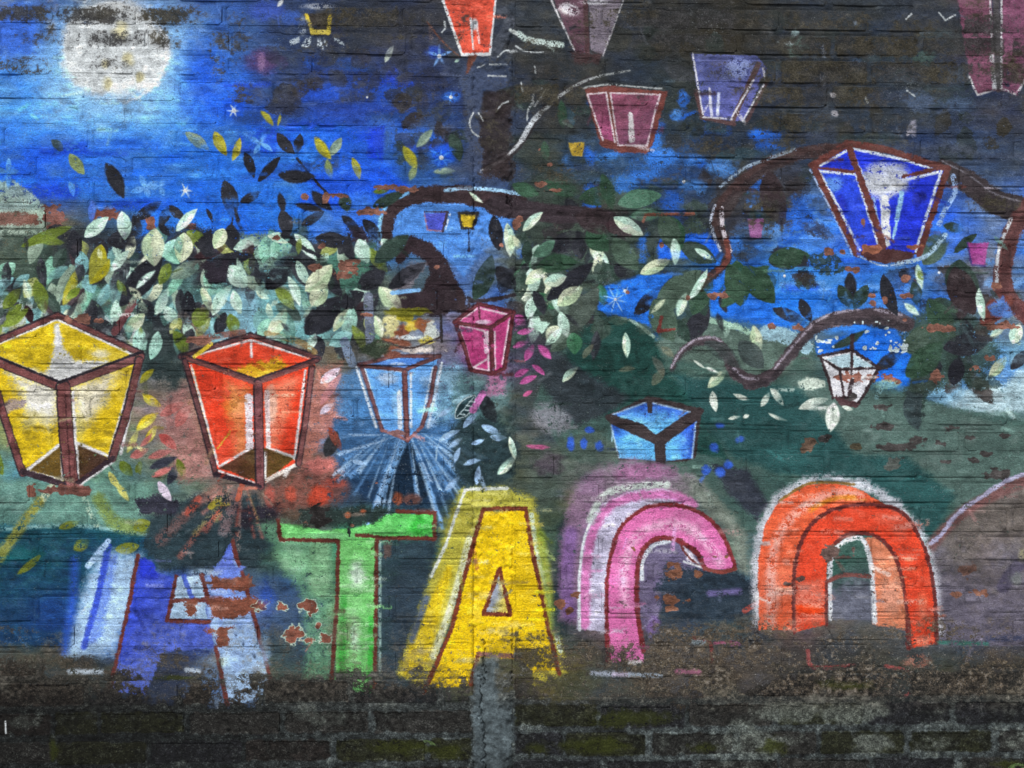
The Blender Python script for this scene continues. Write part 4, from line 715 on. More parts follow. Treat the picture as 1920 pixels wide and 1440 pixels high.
chip(655, 998, 4, 10, (50, 60, 58)); chip(600, 965, 14, 18, (50, 46, 46)); blob(652, 965, 8, 8, (186, 96, 60), 0.9, 0.1); blob(680, 958, 8, 5, (180, 100, 70), 0.9, 0.1); blob(745, 935, 10, 18, (160, 84, 56), 0.8, 0.15); blob(770, 935, 20, 12, (120, 76, 64), 0.7, 0.3)
# yellow A
poly([(862, 915), (945, 912), (1000, 935), (1012, 990), (1030, 1080), (1060, 1260), (1000, 1280), (985, 955), (905, 956), (800, 1292), (745, 1262), (788, 1140), (828, 1020)], (184, 180, 74), 10, 4, 0.1, 0.95, col2=(206, 190, 70), axis=((900, 930), (790, 1250)))
poly([(838, 1060), (850, 1060), (800, 1240), (760, 1262), (770, 1200)], (224, 196, 36), 6, 3, 0.1, 0.9); stroke([(880, 1010), (850, 1120), (812, 1230)], 14, (210, 216, 190), feather=5, dry=0.3, alpha=0.85); stroke([(800, 1120), (772, 1200)], 12, (90, 104, 120), feather=6, dry=0.2)
stroke([(950, 915), (872, 917), (856, 960), (836, 1020), (808, 1080)], 6, (214, 222, 214), sm=False, dry=0.2, rough=1.2); blob(905, 935, 40, 14, (196, 190, 66), 0.6, 0.2)
poly([(905, 958), (985, 955), (1000, 1040), (1010, 1090), (1046, 1255), (1000, 1260), (975, 1235), (900, 1232), (882, 1285), (798, 1290), (846, 1180)], (234, 198, 26), 2, 1.0, 0.01, 1, var=0.05)
poly([(936, 1068), (956, 1150), (907, 1150)], (150, 160, 180), 2, 1, 0.05, 1, col2=(206, 190, 90), axis=((925, 1110), (950, 1120))); stroke([(938, 1075), (955, 1145)], 8, (206, 186, 60), sm=False, dry=0.15)
for p in (((985, 953), (906, 954), (892, 1000), (868, 1090), (846, 1180), (820, 1240), (794, 1296)), ((985, 953), (997, 1030), (1010, 1090), (1026, 1170), (1048, 1262)), ((935, 1066), (906, 1150), (957, 1152), (936, 1066)), ((896, 1226), (882, 1282))):
    stroke(list(p), 8, (118, 62, 44), sm=False, rough=1.2, dry=0.03)
stroke([(898, 1226), (975, 1230)], 9, (160, 108, 96), sm=False, dry=0.25); stroke([(996, 965), (1008, 1040), (1024, 1100), (1050, 1220)], 9, (196, 212, 190), sm=False, dry=0.35, rough=1.6); stroke([(1012, 1000), (1040, 1180)], 18, (140, 160, 60), sm=False, feather=8, dry=0.35, alpha=0.8)
stroke([(1060, 990), (1050, 1100), (1048, 1180)], 26, (40, 56, 64), feather=12, dry=0.1, alpha=0.85)
# pink C
poly([(1048, 1160), (1050, 1020), (1065, 950), (1085, 905), (1130, 872), (1190, 860), (1250, 868), (1310, 895), (1360, 950), (1400, 1000), (1405, 1080), (1380, 1070), (1370, 1000), (1300, 940), (1200, 916), (1130, 940), (1095, 1010), (1085, 1170)], (146, 116, 146), 14, 5, 0.14, 0.9, col2=(130, 140, 130), axis=((1150, 900), (1360, 960)))
blob(1190, 885, 70, 20, (170, 112, 156), 0.7, 0.15); stroke([(1105, 975), (1130, 930), (1180, 912), (1250, 908)], 14, (196, 208, 204), dry=0.4, feather=5); stroke([(1070, 1000), (1062, 1090), (1068, 1150)], 26, (128, 96, 150), feather=10, dry=0.15)
poly([(1082, 1178), (1084, 1080), (1095, 1005), (1130, 942), (1185, 918), (1250, 916), (1310, 945), (1260, 948), (1210, 955), (1168, 988), (1146, 1040), (1137, 1100), (1140, 1185)], (198, 194, 222), 3, 1.6, 0.05, 1)
stroke([(1096, 1170), (1097, 1080), (1108, 1005), (1140, 952), (1190, 930), (1255, 928), (1300, 945)], 18, (206, 122, 182), feather=7, rough=2, dry=0.06); stroke([(1086, 1180), (1086, 1080), (1097, 1002), (1122, 955)], 5, (224, 232, 240), dry=0.15)
outer = [(1140, 1240), (1137, 1170), (1137, 1100), (1145, 1040), (1166, 985), (1210, 952), (1260, 946), (1310, 960), (1350, 996), (1370, 1040), (1378, 1064)]
inner = [(1320, 1064), (1302, 1032), (1262, 1010), (1225, 1012), (1202, 1036), (1194, 1080), (1195, 1150), (1206, 1220)]
poly([(1194, 1150), (1194, 1080), (1202, 1036), (1225, 1012), (1262, 1010), (1302, 1032), (1320, 1064), (1330, 1072), (1290, 1090), (1235, 1150), (1220, 1200)], (112, 102, 136), 6, 2, 0.06, 0.95); poly([(1250, 1062), (1380, 1070), (1412, 1090), (1412, 1150), (1360, 1166), (1240, 1160), (1232, 1100)], (48, 62, 76), 10, 4, 0.06, 0.95); stroke([(1203, 1085), (1205, 1050), (1225, 1022), (1255, 1014)], 8, (206, 214, 226), dry=0.3)
poly([(1278, 1020), (1300, 1040), (1312, 1058), (1286, 1050)], (214, 210, 226), 3, 1.5); stroke([(1274, 1016), (1285, 1038), (1312, 1062)], 4, (116, 60, 56)); stroke([(1282, 1052), (1318, 1064)], 4, WH, dry=0.2)
poly(smooth_pts(outer) + [(1378, 1066), (1322, 1068)] + smooth_pts(inner) + [(1206, 1240)], (222, 116, 180), 2, 1.0, 0.02, 1, var=0.06)
stroke([(1172, 1130), (1170, 1070), (1190, 1010), (1230, 985), (1290, 988), (1335, 1030), (1350, 1055)], 20, (232, 176, 210), feather=9, rough=4, dry=0.42, alpha=0.85)
stroke(outer, 8, (128, 54, 58), rough=1.1, dry=0.03); stroke(inner, 9, (128, 54, 58), rough=1.1, dry=0.03); stroke([(1322, 1066), (1350, 1072), (1378, 1066)], 8, (134, 70, 64), dry=0.1)
for x, y, rx, ry in ((1264, 1074, 20, 13), (1250, 1122, 32, 9), (1262, 1142, 22, 6), (1308, 1076, 8, 6), (1188, 1028, 5, 5), (1340, 1044, 4, 3), (1362, 1044, 4, 3), (1052, 1134, 14, 10), (1066, 1142, 8, 8), (1080, 1116, 8, 6)): chip(x, y, rx, ry, (146, 90, 66))
stroke([(1330, 1112), (1385, 1108)], 12, (112, 104, 156), feather=6, dry=0.3); stroke([(1300, 1195), (1330, 1205), (1334, 1240)], 6, (124, 66, 64), dry=0.2); blob(1378, 1206, 16, 8, (206, 110, 170), 0.9, 0.1); stroke([(1340, 1205), (1370, 1203)], 5, (160, 90, 120), dry=0.2)
blob(1225, 1170, 16, 22, (136, 104, 170), 0.8, 0.1); stroke([(1395, 1145), (1420, 1130)], 10, (150, 70, 64), dry=0.25)
# orange O
poly([(1412, 1170), (1408, 1050), (1420, 985), (1450, 928), (1505, 894), (1560, 888), (1625, 900), (1690, 940), (1735, 1000), (1760, 1080), (1768, 1190), (1748, 1190), (1745, 1100), (1700, 980), (1640, 930), (1560, 905), (1500, 920), (1450, 960), (1430, 1050), (1430, 1170)], (206, 208, 220), 9, 4, 0.2, 0.9)
poly([(1422, 1180), (1421, 1050), (1433, 985), (1460, 938), (1510, 908), (1560, 904), (1612, 916), (1662, 948), (1700, 965), (1640, 946), (1580, 950), (1535, 968), (1506, 1008), (1491, 1062), (1488, 1180)], (226, 100, 66), 2, 1.2, 0.02, 1)
stroke([(1445, 1165), (1446, 1060), (1462, 1000), (1500, 955), (1560, 925), (1610, 930)], 20, (232, 168, 156), feather=9, rough=4, dry=0.42, alpha=0.85); stroke([(1520, 955), (1560, 935), (1600, 932)], 9, (214, 134, 50), feather=6, dry=0.2); stroke([(1462, 938), (1510, 908), (1560, 904), (1600, 908)], 5, (140, 110, 60), dry=0.1)
oo = [(1488, 1185), (1488, 1120), (1490, 1062), (1506, 1006), (1536, 968), (1580, 950), (1640, 946), (1690, 960), (1720, 1000), (1740, 1050), (1752, 1120), (1756, 1205)]
ii = [(1702, 1215), (1700, 1150), (1690, 1080), (1672, 1034), (1640, 1004), (1592, 1001), (1566, 1018), (1550, 1060), (1550, 1170)]
poly(smooth_pts(oo) + smooth_pts(ii), (224, 78, 52), 2, 1.0, 0.02, 1, var=0.07)
poly([(1636, 1170), (1632, 1060), (1618, 1008), (1640, 1004), (1672, 1034), (1690, 1080), (1700, 1150), (1702, 1180)], (214, 132, 100), 3, 2, 0.06, 1)
poly([(1553, 1162), (1552, 1062), (1566, 1022), (1596, 1006), (1618, 1010), (1632, 1056), (1640, 1162)], (60, 96, 88), 3, 1.5, 0.03, 1, col2=(104, 108, 124), axis=((1590, 1060), (1590, 1110)))
stroke([(1556, 1160), (1556, 1062), (1570, 1024), (1600, 1009), (1620, 1016), (1634, 1070), (1640, 1165)], 9, (212, 218, 226), dry=0.28, rough=1.8)
stroke([(1552, 1090), (1580, 1078), (1630, 1080)], 8, (130, 80, 76), dry=0.2)
stroke(oo, 7.5, (112, 54, 52), rough=1.1, dry=0.03); stroke(ii[:6] + [(1566, 1018)], 7.5, (112, 54, 52), rough=1.1, dry=0.03); stroke([(1549, 1090), (1549, 1170)], 6, (112, 54, 52), dry=0.05, sm=False)
for x, y, rx, ry in ((1556, 1036, 15, 13), (1600, 1035, 4, 10), (1580, 1045, 20, 3), (1472, 1094, 8, 6), (1500, 1085, 9, 8)): chip(x, y, rx, ry, (110, 84, 78))
poly([(1490, 1090), (1545, 1085), (1546, 1160), (1492, 1170)], (224, 130, 110), 8, 4, 0.35, 0.7); poly([(1490, 1134), (1510, 1130), (1545, 1142), (1542, 1152), (1495, 1148)], (232, 74, 34), 3, 1.5); blob(1455, 1110, 24, 50, (232, 170, 156), 0.6, 0.2); blob(1670, 1120, 26, 40, (226, 170, 150), 0.6, 0.25); blob(1730, 1140, 14, 40, (230, 130, 100), 0.6, 0.2)
stroke([(1514, 1220), (1525, 1250), (1600, 1248)], 8, (150, 84, 84), dry=0.2); stroke([(1660, 1248), (1704, 1260), (1710, 1290), (1690, 1308), (1650, 1315), (1600, 1318)], 7, (150, 84, 82), dry=0.22)
blob(1730, 1200, 22, 12, (226, 140, 116), 0.85, 0.3); blob(1720, 1240, 30, 16, (180, 120, 104), 0.8, 0.5); stroke([(1704, 1160), (1706, 1205)], 6, (120, 62, 58), dry=0.2)

# scuffs: pale drags where the film of the letters has worn thin
for k in range(150):
    x = rng.choice((rng.uniform(210, 510), rng.uniform(630, 705), rng.uniform(770, 1040), rng.uniform(1090, 1380), rng.uniform(1420, 1755), rng.uniform(1420, 1755))); y = rng.uniform(930, 1240)
    q = C[int(y - VY0), int(x - UX0)] * 255
    if q.max() < 120: continue
    stroke([(x, y), (x + rng.uniform(14, 48), y + rng.uniform(-3, 3))], rng.uniform(4, 12), tuple(0.55 * v + 0.45 * 225 for v in q), feather=4, rough=2, dry=0.46, alpha=0.6)

# restless small brushwork everywhere: each touch takes up the tone it lands on
for k in range(900):
    x = rng.uniform(-300, 2220); y = rng.uniform(-40, 1230)
    q = C[int(y - VY0), int(x - UX0)] * 255; g = rng.choice((0.72, 0.82, 1.18, 1.3)); w0 = rng.choice((0, 0.12)) if g > 1 else 0
    an = rng.choice((0, 0, rng.uniform(-0.6, 0.6), rng.uniform(0.6, 2.4))); L = rng.uniform(8, 38)
    stroke([(x, y), (x + L * math.cos(an), y + L * math.sin(an))], rng.uniform(3, 9), tuple(min(240, v * g * (1 - w0) + 220 * w0) for v in q), feather=3, rough=1.5, dry=0.42, alpha=0.7)

# ------------------------------------------------------------------ weather: mould, flaking and bare masonry, brick by brick
BE = np.full((CH, CW), 30.0, np.float32)         # distance outside the nearest brick face
BT = np.zeros((CH, CW), np.float32)              # one random value per brick
BI = np.zeros((CH, CW), bool)
HJ = np.zeros((CH, CW), np.float32)              # 1 in the upright joints
for b in BRICKS:
    s = win(b['u0'] - 8, b['v0'] - 10, b['u1'] + 8, b['v1'] + 10)
    if U[s].size == 0: continue
    uc, vc = (b['u0'] + b['u1']) / 2, (b['v0'] + b['v1']) / 2
    du = np.abs(U[s] - uc) - (b['u1'] - b['u0']) / 2 + 5; dv = np.abs(V[s] - vc - b['slope'] * (U[s] - uc)) - (b['v1'] - b['v0']) / 2 + 5
    d = np.hypot(np.maximum(du, 0), np.maximum(dv, 0)) + np.minimum(np.maximum(du, dv), 0) - 5
    HJ[s] = np.where((d < BE[s]) & (d > -4), (du > dv).astype(np.float32), HJ[s])
    BE[s] = np.minimum(BE[s], d); m = d < 2; BI[s] |= m
    BT[s] = np.where(m, rng.random(), BT[s])
INB = sstep(2.0, -2.5, BE + 1.6 * N_FINE)        # 1 on a brick, 0 on mortar
def field(lst):
    f = np.zeros((CH, CW), np.float32)
    for x, y, rx, ry, st in lst:
        s = win(x - 2 * rx, y - 2 * ry, x + 2 * rx, y + 2 * ry)
        f[s] = np.maximum(f[s], st * np.exp(-(((U[s] - x) / rx) ** 2 + ((V[s] - y) / ry) ** 2) * 1.2))
    return f
MOLD = field([(1290, 45, 190, 55, .85), (1560, 120, 200, 110, .80), (1720, 110, 150, 100, .7), (1840, 70, 80, 60, .95), (1890, 110, 60, 80, .8), (1480, 230, 130, 60, .6), (1020, 150, 110, 110, .6), (920, 260, 50, 80, .55), (720, 40, 170, 36, .7),
              (600, 110, 130, 40, .5), (770, 180, 130, 60, .5), (1350, 260, 130, 70, .5), (1445, 405, 60, 50, .65), (1640, 230, 160, 50, .45), (880, 40, 40, 30, .6), (860, 60, 20, 26, .6), (1090, 60, 60, 50, .5), (1345, 140, 50, 24, .6),
              (1205, 185, 30, 16, .6), (40, 25, 90, 26, .85), (180, 30, 120, 28, .85), (320, 30, 60, 26, .8), (215, 72, 110, 26, .8), (60, 72, 70, 22, .45), (30, 120, 80, 26, .4), (190, 118, 80, 18, .5), (300, 80, 40, 18, .6), (60, 135, 40, 12, .5), (440, 90, 50, 80, .6), (450, 180, 40, 40, .35),
              (1000, 1235, 60, 70, .8), (960, 1290, 60, 50, .9), (960, 1200, 40, 30, .6), (1160, 1130, 30, 14, .6), (1200, 1200, 60, 36, .5), (1280, 1190, 90, 26, .45), (1440, 1195, 90, 26, .5), (1600, 1192, 110, 22, .5), (1760, 1185, 80, 22, .4), (910, 1195, 50, 40, .4), (1140, 1230, 80, 40, .7), (860, 1270, 60, 24, .7),
              (330, 1230, 60, 26, .6), (160, 1240, 80, 24, .75), (20, 1180, 80, 14, .5), (560, 1240, 40, 40, .55), (2100, 120, 300, 160, .7), (-300, 30, 200, 60, .6), (1860, 380, 60, 30, .5), (920, 440, 40, 40, .25), (1700, 560, 90, 60, .2), (1240, 330, 90, 60, .35), (1030, 330, 80, 50, .35), (740, 1110, 40, 40, .25), (590, 1110, 40, 50, .25)])
GR = 0.5 * N_CLUMP + 0.55 * N_GRIT + 0.55 * N_FINE + 0.45 * N_MID
cr0 = 0.7 * N_CLUMP + 0.9 * N_GRIT + 0.5 * N_FINE
mo = MOLD * (0.50 + 0.5 * INB) + 0.28 * (BT - 0.5) * BI * (MOLD > 0.1)
mask = (0.55 * sstep(-0.7, 0.8, mo * 3.2 - 1.5 + 0.38 * GR + 0.12 * N_DRIP) + 0.45 * sstep(-0.25, 0.25, mo * 3.0 - 1.6 + 0.55 * cr0 + 0.25 * N_MID + 0.12 * N_DRIP)) * sstep(0.03, 0.25, MOLD)
k = sstep(-0.3, 1.6, 0.8 * N_MID + 0.8 * BT)[..., None]
mcol = rgb((54, 54, 55)) * (1 - k) + rgb((60, 56, 45)) * k
mcol = mcol * (1 + 0.10 * N_GRIT + 0.10 * N_FINE)[..., None]
C = C * (1 - 0.90 * mask[..., None]) + mcol * 0.90 * mask[..., None]
# each brick took the paint a little differently
C *= (1 + 0.11 * (BT - 0.5) * INB * BI - 0.04 * (1 - INB) * sstep(-0.5, 1, N_MID))[..., None]
# years of sun and rain: the film is chalky and thin in places
lum = (C * np.array([0.3, 0.59, 0.11], np.float32)).sum(-1, keepdims=True)
ch = (0.015 + 0.17 * sstep(0.2, 1.7, 0.7 * N_MID + 0.5 * N_HUE + 0.45 * N_FINE + 0.3 * N_GRIT))[..., None]
C = C * (1 - ch) + (lum * 0.9 + 0.09) * ch
C = np.clip((C - 0.42) * 1.06 + 0.415, 0.02, 1.0)
C[..., 1] += 0.07 * np.clip(C[..., 2] - C[..., 1] - 0.1, 0, 1)
# wear spreads up from the foot of the wall: the lower the course, the less paint is left
foot = V + 22 * N_BIG + 58 * (BT - 0.5) * BI + 3 * N_DRIP + 9 * N_MID + 8 * sstep(1000, 1150, U) + 6 * sstep(400, 100, U) - 26 * sstep(600, 760, U) * sstep(1000, 900, U)
bare = sstep(-0.3, 0.3, (foot - 1272) / 50.0 + 0.30 * GR * sstep(1400, 1300, V))
dk = 0.5 + 0.5 * sstep(0, 900, U)                                     # darker towards the left end
bk = np.zeros_like(C)
t = BT[..., None]
bk[:] = np.where(t < 0.30, rgb((36, 37, 41)), np.where(t < 0.55, rgb((42, 38, 36)), np.where(t < 0.80, rgb((40, 42, 27)), rgb((50, 49, 47)))))
wet = sstep(-0.6, 1.0, N_MID + 0.4 * N_FINE)[..., None]
bk = bk * (1 - 0.45 * wet) + rgb((30, 33, 33)) * 0.45 * wet
bk = bk * 0.86 * (0.72 + 0.28 * sstep(0, 700, U))[..., None]
mt = np.broadcast_to(rgb((58, 64, 65)), C.shape) * (0.46 + 0.54 * sstep(150, 900, U))[..., None]
mt = mt * (1 + 0.10 * N_MID + 0.10 * N_FINE)[..., None]
sb = (sstep(2.5, -2.5, BE + 1.5 * N_FINE + 1.0 * N_MID) * (0.82 + 0.18 * sstep(-1, 1, N_MID)))[..., None]
base = bk * sb + mt * (1 - sb)
sm_ = field([(1480, 1335, 70, 26, .9), (1600, 1335, 90, 26, .8), (1470, 1390, 90, 30, .7), (1640, 1395, 60, 24, .7), (1910, 1280, 40, 40, .6), (1120, 1290, 200, 26, .5), (1380, 1290, 120, 26, .55), (50, 1350, 60, 24, .5), (600, 1345, 60, 20, .4), (180, 1345, 30, 20, .35)])
k = sstep(-0.5, 0.8, sm_ * 2.8 - 1.0 + 0.5 * N_MID + 0.2 * N_FINE)[..., None]         # smears of cement across the faces
base = base * (1 - 0.85 * k) + rgb((90, 96, 91)) * 0.85 * k * (0.55 + 0.45 * sstep(0, 900, U))[..., None]
gr_ = sstep(0.9, 1.7, N_FINE * 0.5 + N_GRIT * 0.8)[..., None]
base = base * (1 - 0.16 * gr_) + rgb((110, 114, 108)) * 0.16 * gr_
base *= (1 + 0.20 * N_GRIT * 0.5 + 0.14 * N_CLUMP)[..., None]
C = C * (1 - bare[..., None]) + np.clip(base, 0.03, 1) * bare[..., None]
tr = sstep(1150, 1195, V + 26 * (BT - 0.5) * BI + 8 * N_MID) * sstep(1345, 1275, V) * (0.45 + 0.55 * sstep(960, 1130, U))   # crust of lichen where paint gives way
cr_n = 0.9 * N_CLUMP + 0.8 * N_GRIT + 0.5 * N_FINE
lev = np.clip(1.5 * (BT - 0.55) * BI - 0.15 + 0.5 * N_MID + 1.2 * sstep(1205, 1285, V), -3, 3)
kk = (tr * sstep(-0.15, 0.15, 0.55 * cr_n + lev - 0.25))[..., None]
tone = sstep(-1.3, 1.3, N_CLUMP * 0.35 + N_MID * 0.8 + 0.5 * N_GRIT)[..., None]
crust = rgb((48, 46, 43)) * (1 - tone) + rgb((78, 69, 58)) * tone
crust = crust * (1 + 0.22 * N_GRIT + 0.10 * N_CLUMP)[..., None]
C = C * (1 - 0.80 * kk) + crust * 0.80 * kk
sp = (tr * sstep(1.9, 2.3, 0.6 * N_CLUMP - 1.0 * N_GRIT + 0.5 * N_MID + 0.3 * N_BIG))[..., None]
C = C * (1 - 0.7 * sp) + rgb((172, 164, 154)) * 0.7 * sp
bl = (tr * sstep(1.6, 2.1, -0.6 * N_CLUMP + 1.0 * N_GRIT + 0.3 * N_MID))[..., None]
C = C * (1 - 0.8 * bl) + rgb((34, 32, 32)) * 0.8 * bl
# cement joint: grey where the paint stops
jt = sstep(JX0 - 6, JX0 + 4, U + 3 * N_FINE) * sstep(JX1 + 6, JX1 - 6, U + 3 * N_FINE)
kk = (jt * sstep(1215, 1260, V + 8 * N_MID) * (0.9 - 0.75 * sstep(925, 940, U + 4 * N_FINE) * sstep(1340, 1300, V)))[..., None]
C = C * (1 - kk) + (rgb((80, 91, 96)) * (0.92 + 0.14 * N_MID + 0.08 * N_FINE + 0.05 * N_CLUMP)[..., None]) * kk
for x0, x1, y, c in ((1110, 1150, 1262, (176, 186, 206)), (1150, 1180, 1264, (190, 180, 206)), (1270, 1310, 1258, (170, 108, 136)), (1180, 1240, 1264, (150, 164, 180)), (1180, 1200, 1242, (214, 212, 214)), (130, 190, 1258, (176, 190, 204)), (350, 372, 1255, (190, 206, 224)), (1760, 1850, 1204, (60, 120, 108)), (1850, 1920, 1198, (60, 66, 92)), (1300, 1320, 1204, (140, 156, 166))):
    stroke([(x0, y), (x1, y + rng.uniform(-3, 3))], rng.uniform(8, 13), c, feather=4, rough=2.5, dry=0.42, alpha=0.9)
stroke([(10, 1352), (11, 1374)], 2.6, (214, 222, 226), dry=0.2, rough=0.5)
# moss cushions on the lowest bricks
for x, y, rx, ry in ((760, 1400, 70, 16), (840, 1408, 34, 18), (1190, 1345, 80, 18), (1120, 1398, 80, 14), (1000, 1400, 30, 18), (1590, 1285, 70, 16), (1320, 1400, 70, 16), (100, 1400, 10, 30), (345, 1270, 50, 5), (1890, 1430, 40, 12), (1440, 1400, 30, 20)):
    blob(x, y, rx, ry, (52, 58, 20), 0.75, 0.22, soft=0.8, rough=0.4)
# grit, pits and pin-head flakes over everything painted
pit = sstep(2.7, 3.5, N_GRIT * 1.2 + 0.2 * N_CLUMP + 0.3 * N_MID + 0.9 * sstep(7, 2, np.abs(BE)))[..., None] * (1 - bare[..., None])
C = C * (1 - 0.5 * pit) + rgb((50, 50, 54)) * 0.5 * pit
fl = sstep(2.9, 3.5, -N_GRIT * 1.2 - 0.2 * N_CLUMP - 0.4 * N_MID)[..., None] * (1 - bare[..., None])
C = C * (1 - 0.45 * fl) + rgb((196, 204, 208)) * 0.45 * fl
for x, y, rx, ry in ((570, 368, 8, 7), (695, 398, 28, 6), (612, 372, 6, 8), (640, 366, 14, 5), (590, 500, 14, 8), (655, 500, 18, 12), (640, 515, 14, 8), (600, 462, 8, 7), (520, 446, 8, 6), (970, 415, 9, 14), (1346, 552, 18, 8), (1553, 470, 9, 8), (1580, 473, 5, 4), (1617, 415, 4, 7),
                    (1700, 522, 13, 9), (1693, 553, 18, 6), (1635, 553, 8, 4), (1636, 568, 6, 5), (1658, 560, 5, 8), (1770, 615, 30, 6), (1695, 600, 6, 5), (1800, 608, 6, 6), (1830, 690, 10, 9), (1855, 672, 14, 9), (1756, 702, 10, 9), (1492, 613, 12, 7), (1445, 612, 7, 5), (1590, 505, 6, 4), (1604, 505, 5, 5), (1865, 535, 14, 7), (1880, 610, 26, 8),
                    (127, 598, 6, 8), (155, 598, 12, 8), (188, 600, 9, 5), (370, 638, 22, 8), (1010, 282, 6, 6), (1030, 308, 7, 4), (820, 500, 5, 4), (940, 460, 5, 5), (1290, 558, 5, 4), (1176, 548, 4, 3), (690, 590, 12, 5), (705, 905, 5, 4), (660, 985, 5, 4), (722, 350, 22, 5), (760, 354, 26, 5), (1240, 462, 5, 8), (1020, 345, 12, 4), (1040, 356, 16, 4)):
    chip(x, y, rx, ry, (146, 92, 76))
C *= (1 + 0.045 * N_GRIT + 0.03 * N_PIX)[..., None]
C = np.clip(C, 0.02, 1.0)
LIN = np.where(C <= 0.04045, C / 12.92, ((C + 0.055) / 1.055) ** 2.4).astype(np.float32)
# relief that belongs to the paint film: brush ridges, pits, flake edges
HGT = 0.5 + 0.045 * N_STRK + 0.05 * N_FINE + 0.035 * N_GRIT - 0.25 * pit[..., 0] + 0.10 * fl[..., 0]
HGT = np.clip(HGT, 0, 1)
px = np.empty((CH, CW, 4), np.float32)
px[..., :3] = LIN * PAINT_GAIN
px[..., 3] = HGT
mural = bpy.data.images.new('mural_paint', CW, CH, alpha=True, float_buffer=True, is_data=True)
mural.alpha_mode = 'CHANNEL_PACKED'
mural.pixels.foreach_set(np.ascontiguousarray(px[::-1]).ravel())
mural.update()
mural.pack()
del px

# ------------------------------------------------------------------ materials
def painted(name, bump_noise, noise_scale, rough0, rough1):
    m = bpy.data.materials.new(name); m.use_nodes = True
    nt = m.node_tree; n = nt.nodes; l = nt.links
    bsdf = n['Principled BSDF']
    geo = n.new('ShaderNodeNewGeometry')
    sep = n.new('ShaderNodeSeparateXYZ'); l.new(geo.outputs['Position'], sep.inputs[0])
    def remap(sock, lo, hi):
        r = n.new('ShaderNodeMapRange'); r.clamp = True
        r.inputs['From Min'].default_value = lo; r.inputs['From Max'].default_value = hi
        l.new(sock, r.inputs['Value']); return r.outputs['Result']
    comb = n.new('ShaderNodeCombineXYZ')
    l.new(remap(sep.outputs['X'], wx(UX0), wx(UX1)), comb.inputs['X'])
    l.new(remap(sep.outputs['Z'], wz(VY1), wz(VY0)), comb.inputs['Y'])
    img = n.new('ShaderNodeTexImage'); img.image = mural; img.interpolation = 'Linear'; img.extension = 'EXTEND'
    l.new(comb.outputs[0], img.inputs['Vector'])
    nz = n.new('ShaderNodeTexNoise'); nz.inputs['Scale'].default_value = noise_scale; nz.inputs['Detail'].default_value = 4; nz.inputs['Roughness'].default_value = 0.66
    l.new(geo.outputs['Position'], nz.inputs['Vector'])
    l.new(img.outputs['Color'], bsdf.inputs['Base Color'])
    rr = n.new('ShaderNodeMapRange'); rr.inputs['To Min'].default_value = rough0; rr.inputs['To Max'].default_value = rough1
    l.new(nz.outputs['Fac'], rr.inputs['Value']); l.new(rr.outputs['Result'], bsdf.inputs['Roughness'])
    bsdf.inputs['Specular IOR Level'].default_value = 0.1
    mh = n.new('ShaderNodeMath'); mh.operation = 'MULTIPLY_ADD'; mh.inputs[1].default_value = bump_noise
    l.new(nz.outputs['Fac'], mh.inputs[0]); l.new(img.outputs['Alpha'], mh.inputs[2])
    b1 = n.new('ShaderNodeBump'); b1.inputs['Strength'].default_value = 0.75; b1.inputs['Distance'].default_value = 0.006
    l.new(mh.outputs[0], b1.inputs['Height']); l.new(b1.outputs['Normal'], bsdf.inputs['Normal'])
    return m
M_BRICK = painted('painted_brick', 0.8, 150, 0.72, 0.95)
M_MORTAR = painted('painted_mortar', 1.0, 190, 0.8, 1.0)
M_CEMENT = painted('painted_cement', 0.9, 60, 0.8, 1.0)
def plain(name, c0, c1, scale, rough=0.9, bump=0.3):
    m = bpy.data.materials.new(name); m.use_nodes = True
    n = m.node_tree.nodes; l = m.node_tree.links; bsdf = n['Principled BSDF']
    nz = n.new('ShaderNodeTexNoise'); nz.inputs['Scale'].default_value = scale; nz.inputs['Detail'].default_value = 7
    tc = n.new('ShaderNodeNewGeometry'); l.new(tc.outputs['Position'], nz.inputs['Vector'])
    cr = n.new('ShaderNodeValToRGB'); cr.color_ramp.elements[0].color = (*c0, 1); cr.color_ramp.elements[1].color = (*c1, 1)
    cr.color_ramp.elements[0].position = 0.3; cr.color_ramp.elements[1].position = 0.7
    l.new(nz.outputs['Fac'], cr.inputs['Fac']); l.new(cr.outputs['Color'], bsdf.inputs['Base Color'])
    bp = n.new('ShaderNodeBump'); bp.inputs['Strength'].default_value = bump; bp.inputs['Distance'].default_value = 0.01
    l.new(nz.outputs['Fac'], bp.inputs['Height']); l.new(bp.outputs['Normal'], bsdf.inputs['Normal'])
    bsdf.inputs['Roughness'].default_value = rough
    return m
M_CORE = plain('rough_masonry', (0.16, 0.08, 0.055), (0.26, 0.15, 0.11), 18)
M_GROUND = plain('worn_concrete', (0.13, 0.13, 0.12), (0.24, 0.23, 0.21), 9)
M_LEAF = plain('fern_green', (0.04, 0.075, 0.02), (0.08, 0.14, 0.035), 90, 0.6, 0.1)
M_STEM = plain('stem_green', (0.05, 0.06, 0.02), (0.08, 0.09, 0.04), 90, 0.7, 0.1)

